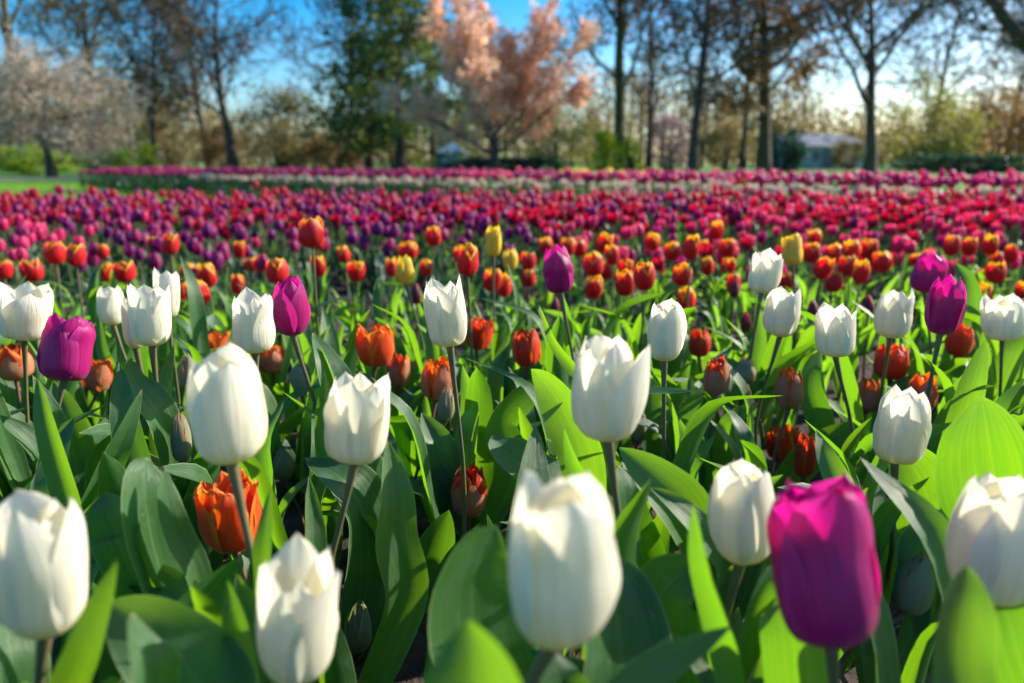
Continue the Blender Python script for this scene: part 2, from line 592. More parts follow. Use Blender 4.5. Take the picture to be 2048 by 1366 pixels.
def cards(rng, q, hue, size):
    n = len(q)
    a = rng.normal(0, 1, (n, 3))
    a /= np.linalg.norm(a, axis=1, keepdims=True)
    b = np.cross(a, rng.normal(0, 1, (n, 3)))
    b /= np.linalg.norm(b, axis=1, keepdims=True)
    s = size * rng.uniform(0.55, 1.25, (n, 1))
    w = s * rng.uniform(0.45, 0.8, (n, 1))
    return np.stack([q - a * s, q + b * w, q + a * s, q - b * w], 1), np.stack([hue, rng.random(n)], 1)


def tree(seed, name, label, px, dist, height, trunk_r, spec, bark, leaf=None, per=0, size=0.1, spread=0.1, lean=(0, 0), loc=None):
    rng = np.random.default_rng(seed)
    base = ground_at(px, dist) if loc is None else np.array(loc)
    root = thing(name, label, "tree", base, "trees at the far side of the garden")
    m, tips = MB(), []
    grow(rng, m, tips, (0, 0, -0.1), (lean[0], lean[1], 1.0), height * spec.get("trunk", 0.85), trunk_r, 0, spec)
    m.build("trunk", bark, root)
    c = MB()
    for a, b, e in tips:                                   # the finest twigs belong to the crown
        for k in range(spec.get("twigs", 2)):
            d = norm((e - a) + rng.normal(0, 0.6, 3) * np.linalg.norm(e - a))
            q = a + (e - a) * rng.uniform(0.2, 1.0)
            ll = np.linalg.norm(e - a) * rng.uniform(0.5, 1.0)
            mid = q + d * ll * 0.5 + rng.normal(0, 0.05, 3) * ll
            c.tube([q, mid, q + d * ll], [spec["rmin"] * 0.8, spec["rmin"] * 0.6, spec["rmin"] * 0.4], 3, 1)
    if leaf is not None and per > 0:
        c.quads(*leaf_cloud(rng, tips, per, size, spread, spec.get("clump", 0.6)), 0)
    if c.n:
        c.build("crown", [leaf or TWIG, TWIG], root, smooth=False)
    return root


BARE = dict(levels=3, kids=(11, 6, 5), lift=(0.06, 0.10, 0.06, 0.02), wobble=0.16, start=(0.28, 0.25, 0.2), angle=((32, 62), (30, 60), (25, 60)),
            ratio=((0.32, 0.52), (0.42, 0.68), (0.38, 0.62)), rmin=0.027, thin=0.5, trunk=0.86, twigs=6)
SLIM = dict(BARE, kids=(16, 5, 5), ratio=((0.16, 0.30), (0.42, 0.7), (0.4, 0.7)), start=(0.2, 0.2, 0.2), angle=((45, 80), (30, 60), (25, 60)), wobble=0.12)
WIDE = dict(BARE, kids=(8, 7, 6), ratio=((0.62, 0.95), (0.42, 0.66), (0.36, 0.6)), start=(0.30, 0.3, 0.2), angle=((38, 62), (30, 60), (30, 65)), trunk=0.62, thin=0.62, wobble=0.2)
VASE = dict(BARE, kids=(19, 8, 4), lift=(0.0, 0.035, 0.03, 0.0), ratio=((1.7, 2.4), (0.15, 0.27), (0.4, 0.7)), start=(0.40, 0.22, 0.2),
            angle=((14, 60), (20, 46), (25, 60)), trunk=0.27, trunk_end=0.6, rmin=0.012, thin=0.5, wobble=0.07, twigs=1, clothed=1, clump=0.6)
DOME = dict(BARE, kids=(12, 7, 6), lift=(0.0, 0.0, -0.03, -0.03), ratio=((0.60, 0.95), (0.36, 0.6), (0.4, 0.65)), start=(0.34, 0.25, 0.15),
            angle=((40, 82), (30, 65), (30, 70)), trunk=0.66, rmin=0.013, thin=0.5, wobble=0.2, twigs=1)
PINE = dict(levels=2, kids=(34, 9), lift=(0.02, -0.01, 0.03), wobble=0.09, start=(0.14, 0.2), angle=((66, 96), (30, 60)), ratio=((0.30, 0.48), (0.25, 0.45)),
            rmin=0.016, thin=0.34, trunk=0.97, profile=lambda s: 1.25 - 0.95 * s, twigs=1)

# left to right across the back
tree(11, "bare_tree", "tall tree with mossy trunk and thin brown leaves rising behind the cream blossom tree", 52, 44, 15.0, 0.34, BARE, BARK_MOSS, F_TAN, 10, 0.11, 0.22)
tree(12, "bare_tree", "leafing tree between the mossy trunk and the slender twin stems at left", 190, 50, 14.5, 0.28, BARE, BARK, F_TAN, 9, 0.12, 0.25)
tree(13, "bare_tree", "slender tree of tan twigs just right of the cream blossom tree", 312, 47, 11.0, 0.20, SLIM, BARK, F_TAN, 8, 0.10, 0.22)
tree(14, "bare_tree", "thinner leafless tree standing close left of the dark straight trunk", 418, 52, 11.2, 0.24, BARE, BARK, F_BROWN, 3.5, 0.09, 0.2)
tree(15, "bare_tree", "leafless tree with dark straight trunk against the open blue sky", 470, 45, 11.0, 0.27, BARE, BARK, F_BROWN, 3.5, 0.09, 0.2)
tree(16, "bare_tree", "leafless grey tree half hidden by the dark pine", 705, 50, 11.6, 0.24, BARE, BARK, F_BROWN, 3.5, 0.09, 0.2)
tree(17, "pine_tree", "dark green pine with layered boughs left of the pink blossom tree", 800, 40, 10.2, 0.27, PINE, BARK, F_PINE, 26, 0.14, 0.20)
tree(31, "pine_tree", "second dark pine close behind the one left of the pink blossom tree", 868, 46, 9.6, 0.26, PINE, BARK, F_PINE, 17, 0.13, 0.22)
tree(32, "pine_tree", "shorter dark evergreen at the left side of the layered pine", 738, 45, 7.4, 0.24, PINE, BARK, F_PINE, 16, 0.13, 0.22)
tree(18, "blossom_tree", "cream blossom tree with low rounded crown on the lawn", 105, 29, 4.75, 0.19, DOME, BARK, F_WHITE, 26, 0.062, 0.18)
tree(19, "blossom_tree", "pink blossom tree with branches fanning upward", 990, 28, 7.1, 0.20, VASE, BARK, F_PINK, 32, 0.07, 0.11)
tree(20, "brown_tree", "broad brown budding tree just right of the pink blossom tree", 1238, 40, 15.0, 0.34, BARE, BARK_MOSS, F_BROWN, 14, 0.12, 0.25)
tree(29, "brown_tree", "slim dark stem between the broad brown tree and the straight trunk", 1298, 46, 14.0, 0.17, SLIM, BARK, F_BROWN, 2.0, 0.10, 0.2)
tree(21, "bare_tree", "tall tree with straight slim trunk and short side branches", 1385, 32, 13.0, 0.215, SLIM, BARK, F_BROWN, 2.5, 0.08, 0.15)
tree(22, "brown_tree", "tall brown leafy tree with short ragged branches down its trunk", 1527, 37, 15.0, 0.30, SLIM, BARK, F_BROWN, 26, 0.13, 0.24)
tree(30, "brown_tree", "thin brown stem close beside the ragged brown tree", 1480, 41, 13.0, 0.15, SLIM, BARK, F_BROWN, 3.0, 0.11, 0.2)
tree(23, "bare_tree", "wide leafless tree with forked trunk and arching limbs at right", 1737, 31, 11.5, 0.25, WIDE, BARK, F_BROWN, 0.6, 0.07, 0.15)
tree(24, "bare_tree", "budding tree behind the wide forked tree", 1850, 52, 12.5, 0.22, BARE, BARK, F_OLIVE, 1.6, 0.10, 0.22)
edge_tree = tree(25, "bare_tree", "near leafless tree reaching a dark limb in from the right edge", 2180, 25, 11.5, 0.30, dict(WIDE, trunk=0.7), BARK, None, lean=(-0.10, 0))
limb = MB()
_b = np.array(edge_tree.location)
_t = project(_b + [0, 0, 5])[2]
_l = [P(2250, 330 - 190, _t) - _b, P(2130, 170, _t - 0.4) - _b, P(2048, 84, _t - 0.8) - _b, P(1985, 0, _t - 1.0) - _b, P(1950, -110, _t - 1.1) - _b]
_l[0] = np.array([_l[0][0] * 0 + 0.0, 0, _l[0][2] * 0.8])
limb.tube(catmull(_l, 18), np.linspace(0.30, 0.10, 18), 9)
_tips = []
_r = np.random.default_rng(4)
for _k in range(9):
    _q = catmull(_l, 18)[5 + _k]
    grow(_r, limb, _tips, _q, (_r.normal(-0.5, 0.5), _r.normal(0, 0.4), _r.normal(0.2, 0.5)), 1.5, 0.05, 1, dict(WIDE, levels=3))
limb.build("limb", BARK, edge_tree)
tree(26, "bare_tree", "budding tree at the right edge beyond the near dark limb", 2010, 55, 11.0, 0.24, BARE, BARK, F_BROWN, 2.2, 0.10, 0.2)


def shrub(seed, name, label, px, dist, w, h, mat, n=2600, size=0.07, cat="shrub", depth=None, clumps=26, base_z=0.0):
    """Rounded uneven shrub: stems from the ground and leaf clumps through its volume."""
    rng = np.random.default_rng(seed)
    root = thing(name, label, cat, ground_at(px, dist), "shrubs along the back of the garden")
    m = MB()
    dep = depth or w * 0.7
    cc = []
    for k in range(clumps):
        a, r = rng.uniform(0, 6.28), math.sqrt(rng.uniform(0, 1))
        z = rng.uniform(0.12, 1.0)
        sh = math.sqrt(max(0.08, 1 - (abs(z - 0.45) / 0.62) ** 2))
        cc.append([0.5 * w * r * sh * math.cos(a), 0.5 * dep * r * sh * math.sin(a), z * h * (0.92 + 0.16 * rng.random())])
        e = np.array(cc[-1])
        m.tube([[e[0] * 0.15, e[1] * 0.15, -0.05], [e[0] * 0.5, e[1] * 0.5, e[2] * 0.55], e], [0.035, 0.022, 0.01], 4)
    m.build("stem", TWIG, root)
    cc = np.array(cc)
    idx = rng.integers(0, clumps, n)
    hue = np.clip(rng.normal(0.5, 0.28, clumps)[idx] + rng.normal(0, 0.14, n), 0, 1)
    q = cc[idx] + rng.normal(0, 1, (n, 3)) * np.array([w, dep, h]) * 0.085
    q[:, 2] = np.abs(q[:, 2])
    m = MB()
    m.quads(*cards(rng, q, hue, size))
    m.build("foliage", mat, root, smooth=False)
    return root


shrub(40, "leafy_shrub", "bright green low shrub under the cream blossom tree", 60, 35, 3.6, 1.15, F_LIME, 2600, 0.07)
shrub(41, "leafy_shrub", "dark green low shrub right of the cream blossom tree trunk", 225, 38, 3.6, 1.0, F_GREEN, 2200, 0.08)
shrub(42, "leafy_shrub", "yellow green shrub by the right edge of the cream blossom tree", 300, 34, 0.9, 1.3, F_YELLOW, 700, 0.06)
shrub(43, "twiggy_shrub", "tan twiggy shrub below the slender tan tree", 345, 52, 4.6, 3.4, F_TAN, 3000, 0.10)
shrub(44, "twiggy_shrub", "large tan shrub right of the dark straight trunk", 560, 47, 5.2, 4.6, F_TAN, 4600, 0.10)
shrub(45, "twiggy_shrub", "brown shrub around the foot of the dark straight trunk", 455, 50, 4.4, 2.6, F_BROWN, 2600, 0.10)
shrub(46, "twiggy_shrub", "brown shrub between the large tan shrub and the pine", 672, 48, 3.6, 2.4, F_BROWN, 2200, 0.10)
shrub(47, "leafy_shrub", "olive shrub in front of the foot of the pine", 790, 44, 5.0, 2.9, F_OLIVE, 3200, 0.10)
shrub(48, "leafy_shrub", "olive shrub between the pink blossom tree and the yellow green bushes", 1110, 45, 4.4, 3.6, F_OLIVE, 3600, 0.10)
shrub(49, "forsythia_bush", "yellow green bush left of the broad brown tree trunk", 1205, 33, 1.3, 1.65, F_YELLOW, 1600, 0.06)
shrub(50, "forsythia_bush", "yellow green bush right of the broad brown tree trunk", 1262, 34, 1.2, 1.45, F_YELLOW, 1500, 0.06)
shrub(51, "twiggy_shrub", "mauve blossoming shrub between the slim dark stem and straight trunk", 1335, 46, 3.0, 3.0, F_MAUVE, 2400, 0.08)
shrub(52, "twiggy_shrub", "tan shrub between the straight trunk and ragged brown tree", 1455, 50, 4.4, 2.9, F_TAN, 3000, 0.10)
shrub(53, "leafy_shrub", "dark shrub at the foot of the ragged brown tree", 1560, 42, 2.4, 2.2, F_HEDGE, 1800, 0.10)
shrub(54, "leafy_shrub", "tall olive shrub right of the wide forked tree", 1845, 40, 4.8, 4.3, F_OLIVE, 4800, 0.10)
shrub(55, "twiggy_shrub", "russet brown shrub at the right edge", 2010, 42, 4.6, 3.9, F_BROWN, 4200, 0.10)
shrub(56, "twiggy_shrub", "tan shrub beside the pale building", 1700, 56, 3.4, 2.6, F_TAN, 2200, 0.10)
shrub(57, "twiggy_shrub", "reddish brown shrub behind the pink blossom tree", 940, 50, 4.0, 3.6, F_BROWN, 2800, 0.10)
shrub(58, "twiggy_shrub", "tan shrub behind the broad brown tree", 1190, 54, 5.0, 4.2, F_TAN, 3400, 0.10)
shrub(59, "twiggy_shrub", "tan shrub behind the cream blossom tree", 120, 50, 7.0, 3.8, F_TAN, 4200, 0.11)
hedge = shrub(60, "clipped_hedge", "low dark blue green hedge behind the pink blossom tree trunk", 1010, 36, 7.4, 0.62, F_HEDGE, 4200, 0.07, "hedge", 0.9, 60)
shrub(61, "clipped_hedge", "low dark hedge running behind the far right flower bed", 1930, 34, 6.4, 0.75, F_HEDGE, 3600, 0.07, "hedge", 0.9, 60)


def far_wood():
    """The wood far beyond, one mass of twigs and young leaves with gaps."""
    rng = np.random.default_rng(77)
    m = MB()
    qs, hs = [], []
    for k in range(300):
        x, y = rng.uniform(-66, 66), rng.uniform(66, 84)
        h = rng.uniform(3.0, 7.0) + 2.0 * math.sin(x * 0.13) + (2.0 if abs(x + 22) > 7 else -1.0)
        h = max(h, 2.0)
        m.tube([[x, y, 0], [x + rng.normal(0, 0.2), y, h * 0.5], [x + rng.normal(0, 0.5), y, h]], [0.14, 0.09, 0.03], 4, 1)
        n = 170
        w = rng.uniform(0.8, 1.9)
        q = np.stack([x + rng.normal(0, w, n), y + rng.normal(0, w, n), h * rng.beta(1.7, 1.5, n)], 1)
        qs.append(q)
        hs.append(np.clip(rng.normal(0.5, 0.25) + rng.normal(0, 0.12, n), 0, 1))
    m.quads(*cards(rng, np.vstack(qs), np.concatenate(hs), 0.22), 0)
    tag(m.build("distant_wood", [F_TAN, TWIG], smooth=False), "tan spring wood far behind the garden trees", "wood", kind="stuff")


far_wood()


def pale_building():
    root = thing("pale_building", "low pale building with dark windows seen between the brown and forked trees", "building", ground_at(1652, 62))
    wall = plain_mat("pale_render", (0.42, 0.44, 0.50), (0.52, 0.53, 0.57), 1.0, 0.8)
    roofm = plain_mat("slate_roof", (0.16, 0.17, 0.21), (0.24, 0.25, 0.29), 3.0, 0.7)
    glass = plain_mat("window_glass", (0.10, 0.12, 0.22), (0.14, 0.16, 0.28), 1.0, 0.15)
    frame = plain_mat("white_frame", (0.6, 0.6, 0.6), (0.7, 0.7, 0.7), 3.0, 0.6)
    m = MB()
    m.box((-3.0, 0, 0), (3.0, 5, 1.75))
    m.build("wall", wall, root, False)
    m = MB()
    a = np.array([[-3.3, -0.3, 1.75], [3.3, -0.3, 1.75], [3.3, 2.5, 2.75], [-3.3, 2.5, 2.75]])
    b = np.array([[3.3, 5.3, 1.75], [-3.3, 5.3, 1.75], [-3.3, 2.5, 2.75], [3.3, 2.5, 2.75]])
    lo = np.array([0, 0, -0.12])
    e1 = np.array([a[0], a[3], b[1], b[1] + lo])
    m.quads(np.stack([a, b, a[[1, 0, 3, 2]] + lo, b[[1, 0, 3, 2]] + lo, np.array([a[0], a[1], a[1] + lo, a[0] + lo])]), np.zeros((5, 2)))
    m.quads(np.stack([np.array([[s * 3.0, 0, 1.75], [s * 3.0, 5, 1.75], [s * 3.0, 2.55, 2.62], [s * 3.0, 2.45, 2.62]]) for s in (-1, 1)]), np.zeros((2, 2)))
    m.build("roof", roofm, root, False)
    for x in (-2.2, -0.9, 0.9, 2.2):
        m = MB()
        m.box((x - 0.42, -0.05, 0.55), (x + 0.42, -0.003, 1.45))
        f = m.build("window", frame, root, False)
        m = MB()
        m.box((x - 0.34, -0.09, 0.62), (x + 0.34, -0.053, 1.38))
        m.build("pane", glass, f, False)
    m = MB()
    m.box((-0.4, -0.06, 0.0), (0.4, -0.003, 1.45))
    m.build("door", glass, root, False)


pale_building()


def kiosk():
    root = thing("garden_kiosk", "small turquoise kiosk with white pitched top behind the dark hedge", "kiosk", ground_at(905, 41))
    teal = plain_mat("turquoise_paint", (0.05, 0.26, 0.30), (0.08, 0.33, 0.36), 2.0, 0.6)
    white = plain_mat("white_canvas", (0.75, 0.78, 0.80), (0.85, 0.86, 0.86), 2.0, 0.7)
    m = MB()
    m.box((-0.75, -0.6, 0), (0.75, 0.6, 0.95))
    m.build("wall", teal, root, False)
    m = MB()
    top = np.array([0, 0, 1.55])
    c = [np.array([-0.9, -0.75, 0.95]), np.array([0.9, -0.75, 0.95]), np.array([0.9, 0.75, 0.95]), np.array([-0.9, 0.75, 0.95])]
    m.quads(np.stack([np.stack([c[i], c[(i + 1) % 4], top + [0.02, 0, 0], top]) for i in range(4)] + [np.stack(c[::-1])]), np.zeros((5, 2)))
    m.build("roof", white, root, False)
    m = MB()
    m.box((-0.5, -0.64, 0.5), (0.5, -0.603, 0.85))
    m.build("counter", white, root, False)


kiosk()


# ------------------------------------------------------------------ tulips: blooms, stems, leaves
# (radius, height) down the middle of a petal, as shares of the bloom's widest radius and of its height
EGG = [(0.16, 0.0), (0.62, 0.045), (0.90, 0.19), (1.0, 0.40), (0.93, 0.62), (0.74, 0.83), (0.45, 1.0)]
OVAL = [(0.16, 0.0), (0.60, 0.04), (0.88, 0.17), (1.0, 0.38), (0.98, 0.60), (0.86, 0.82), (0.62, 1.0)]
CUP = [(0.18, 0.0), (0.66, 0.035), (0.92, 0.15), (1.0, 0.36), (0.99, 0.60), (0.96, 0.82), (0.90, 1.0)]
FLAT = [(0.22, 0.0), (0.74, 0.03), (0.95, 0.12), (1.0, 0.34), (0.97, 0.60), (0.97, 0.84), (1.02, 1.0)]
BUD = [(0.22, 0.0), (0.70, 0.06), (0.95, 0.24), (1.0, 0.42), (0.84, 0.64), (0.50, 0.86), (0.12, 1.0)]
BOWL = [(0.16, 0.0), (0.62, 0.05), (0.90, 0.20), (1.0, 0.42), (0.98, 0.66), (0.92, 0.86), (0.88, 1.0)]


def petal(rng, R, H, prof, th0, wmax, tipq=0.8, rscale=1.0, hscale=1.0, opening=0.0, recurve=0.05, ragged=0.0, nu=9, nv=14, crease=0.024, blunt=2.2, crumple=1.0):
    v = np.linspace(0, 1, nv)
    prof = [(r * (1 + rng.normal(0, 0.03)), z) for r, z in prof[:-1]] + [(prof[-1][0] * (1 + rng.normal(0, 0.08)), prof[-1][1])]
    pr = catmull(prof, 60)
    seg = np.concatenate([[0], np.cumsum(np.hypot(np.diff(pr[:, 0]), np.diff(pr[:, 1]) * H / max(R, 1e-6)))])
    s = seg / seg[-1]
    r, z = np.interp(v, s, pr[:, 0]), np.interp(v, s, pr[:, 1])
    e = np.clip((v - 0.38) / 0.62, 0, 1)
    f = np.clip((0.38 - v) / 0.38, 0, 1)
    w = np.where(v > 0.38, np.power(np.clip(1 - e ** blunt, 0, 1), tipq), 1 - 0.42 * f ** 1.8)
    w = np.maximum(w, 0.015) * wmax
    u = np.linspace(-1, 1, nu)
    V, U = np.meshgrid(v, u, indexing="ij")
    th = th0 + U * w[:, None] + rng.normal(0, 0.10) * V ** 1.5
    rr = r[:, None] * np.ones_like(U) * rscale
    ph = rng.uniform(0, 6.28, 8)
    rr = rr + opening * V ** 2.2
    rr = rr - crease * np.exp(-(U / 0.14) ** 2) * np.sin(np.pi * np.clip(V * 1.05, 0, 1)) ** 0.6
    rr = rr + recurve * np.abs(U) ** 3 * np.sin(np.pi * np.clip(V, 0.05, 0.95)) * (1 + 0.6 * math.sin(ph[0]) * np.sign(U))
    rr = rr + crumple * 0.022 * np.sin(5 * V + ph[1] + 2.2 * U) * (0.3 + np.abs(U)) + crumple * 0.012 * np.sin(13 * V + ph[2]) * np.abs(U) ** 2
    rr = rr + crumple * 0.012 * np.sin(6.5 * U + ph[4]) * V
    zz = z[:, None] * hscale - 0.02 * np.abs(U) ** 2 * V
    if ragged:
        top = np.clip((V - 0.6) / 0.4, 0, 1)
        zz = zz + ragged * top * (np.sin(4.3 * U + ph[3]) * 0.6 + np.sin(11 * U + ph[5]) * 0.4)
        rr = rr + ragged * 0.9 * top * np.sin(7 * U + ph[6])
    pts = np.stack([rr * R * np.cos(th), rr * R * np.sin(th), zz * H], -1)
    return pts, np.stack([(U + 1) / 2, V], -1)


def bloom(rng, R, H, style, mats, fine=False, turn=None, opens=None, parent=None, name="bloom", split=True):
    """A bloom: inner petals (and, on the double kinds, whorls of them) in one mesh, each outer petal a child of its own."""
    nu, nv = (15, 22) if fine else (9, 14)
    turn = rng.uniform(0, 2.1) if turn is None else turn
    inner, outer = MB(), []
    opens = opens or {}
    st = dict(prof=EGG, wo=1.20, wi=1.12, tipq=0.72, blunt=2.2, ragged=0.0, recurve=0.05, open=0.0, hi=1.0, ri=0.93)
    st.update(style)
    kw = dict(nu=nu, nv=nv, tipq=st["tipq"], blunt=st["blunt"], ragged=st["ragged"])
    if st.get("double"):
        for whorl, (k, rs, hs, op) in enumerate(((4, 0.45, 0.84, 0.10), (5, 0.66, 0.92, 0.14), (5, 0.84, 0.97, 0.12))):
            for i in range(k):
                p, uv = petal(rng, R, H, st["prof"], turn + 6.283 * (i + 0.5 * whorl) / k + rng.normal(0, 0.12), 0.95 - 0.10 * whorl, rscale=rs, hscale=hs * rng.uniform(0.90, 1.06),
                              opening=op + rng.uniform(-0.05, 0.12) + st["open"] * 0.5, recurve=0.05, crumple=2.4, **{**kw, "ragged": 0.045, "tipq": 0.55, "blunt": 2.8})
                inner.grid(p, uv, 0)
        no = st.get("no", 5)
        for i in range(no):
            p, uv = petal(rng, R, H, st["prof"], turn + 6.283 * i / no + rng.normal(0, 0.08), st.get("wdo", 0.78), rscale=1.0, hscale=rng.uniform(0.86, 1.0),
                          opening=st["open"] + rng.uniform(-0.04, 0.16) * (1 if st["open"] > 0 else 0.4), recurve=0.02, crumple=1.3, **{**kw, "tipq": 0.7})
            outer.append((p, uv))
    else:
        for i in range(3):
            a = turn + math.pi / 3 + i * 2.0944
            p, uv = petal(rng, R, H, st["prof"], a + rng.normal(0, 0.05), st["wi"], rscale=st["ri"], hscale=st["hi"] * rng.uniform(0.90, 1.0), opening=st["open"] * 0.6 + opens.get(i + 3, 0), recurve=0.0, **kw)
            inner.grid(p, uv, 0)
        for i in range(3):
            p, uv = petal(rng, R, H, st["prof"], turn + i * 2.0944 + rng.normal(0, 0.05), st["wo"], rscale=1.0, hscale=max(rng.uniform(0.88, 1.0), st.get("front", 0) if i == 0 else 0), opening=st["open"] + max(-0.02, rng.normal(0.01, 0.05)) + opens.get(i, 0), recurve=st["recurve"], **kw)
            outer.append((p, uv))
    mi, mo = mats if isinstance(mats, tuple) else (mats, mats)
    if not split:
        for p, uv in outer:
            inner.grid(p, uv, 1)
        return inner.build(name, [mi, mo], parent)
    b = inner.build(name, [mi], parent)
    for p, uv in outer:
        q = MB()
        q.grid(p, uv)
        q.build("petal", mo, b)
    return b


def blade(center, W, face, n=16, nu=7, fold=0.35, wave=0.10, rng=None, peak=0.42, twist=0.0):
    """A leaf blade along a centre line: half width W, broad side towards the direction face, folded like a trough, wavy margins."""
    c = catmull(center, n)
    tan = np.gradient(c, axis=0)
    tan /= np.linalg.norm(tan, axis=1, keepdims=True) + 1e-12
    face = np.broadcast_to(np.asarray(face, float), c.shape)
    side = np.cross(tan, face)
    side /= np.linalg.norm(side, axis=1, keepdims=True) + 1e-9
    nor = np.cross(side, tan)
    t = np.linspace(0, 1, n)
    if twist:
        a = (twist * (t - 0.35))[:, None]
        side, nor = side * np.cos(a) + nor * np.sin(a), nor * np.cos(a) - side * np.sin(a)
    w = np.where(t < peak, 0.42 + 0.58 * np.sin(t / peak * math.pi / 2), np.clip(1 - ((t - peak) / (1 - peak)) ** 2.0, 0, 1) ** 0.80)
    w = np.maximum(w, 0.012) * W
    u = np.linspace(-1, 1, nu)
    ph = rng.uniform(0, 6.28, 4)
    T, U = np.meshgrid(t, u, indexing="ij")
    fa = fold * (1 - 0.25 * T)
    out = w[:, None] * (fa * (np.abs(U) ** 1.6 - 0.35) + wave * U * np.abs(U) * np.sin(8.5 * T + ph[0] + 0.9 * np.sign(U)) + 0.5 * wave * U ** 2 * np.sin(15 * T + ph[1] + 2 * U))
    lat = w[:, None] * U * np.sqrt(np.clip(1 - (0.55 * fa * np.abs(U)) ** 2, 0.2, 1))
    p = c[:, None, :] + side[:, None, :] * lat[..., None] + nor[:, None, :] * out[..., None]
    return p, np.stack([(U + 1) / 2, T], -1)


def stem_path(foot, top, rng, sway=0.018, n=9):
    foot, top = np.array(foot, float), np.array(top, float)
    mid = foot * 0.5 + top * 0.5 + np.array([rng.normal(0, sway), rng.normal(0, sway * 0.6), 0])
    return catmull([foot, mid, top], n)


# ---- blooms that hold their place in front: (kind, cx, top, bottom, width) in the photograph's pixels
WH = dict(prof=OVAL, tipq=0.62, blunt=2.3, wo=1.32, recurve=0.07, hi=0.97, ri=0.88)
WR = dict(prof=OVAL, tipq=0.50, blunt=2.6, wo=1.30, recurve=0.08, hi=0.93, ri=0.87, open=0.02)
WO = dict(prof=CUP, tipq=0.74, blunt=2.0, open=0.02, wo=1.28, recurve=0.06, hi=0.94, ri=0.89)
PF = dict(prof=CUP, tipq=0.42, blunt=2.6, ragged=0.035, open=0.02, wo=1.3, recurve=0.05, lean=-0.30)
PE = dict(prof=OVAL, tipq=0.72, blunt=2.2, recurve=0.07, wo=1.3, ri=0.88)
DB = dict(prof=BOWL, double=True, open=0.05)
DC = dict(prof=OVAL, double=True, open=-0.02, no=5, wdo=0.72)
BU = dict(prof=BUD, tipq=0.75, blunt=2.0, recurve=0.03, wo=1.16)

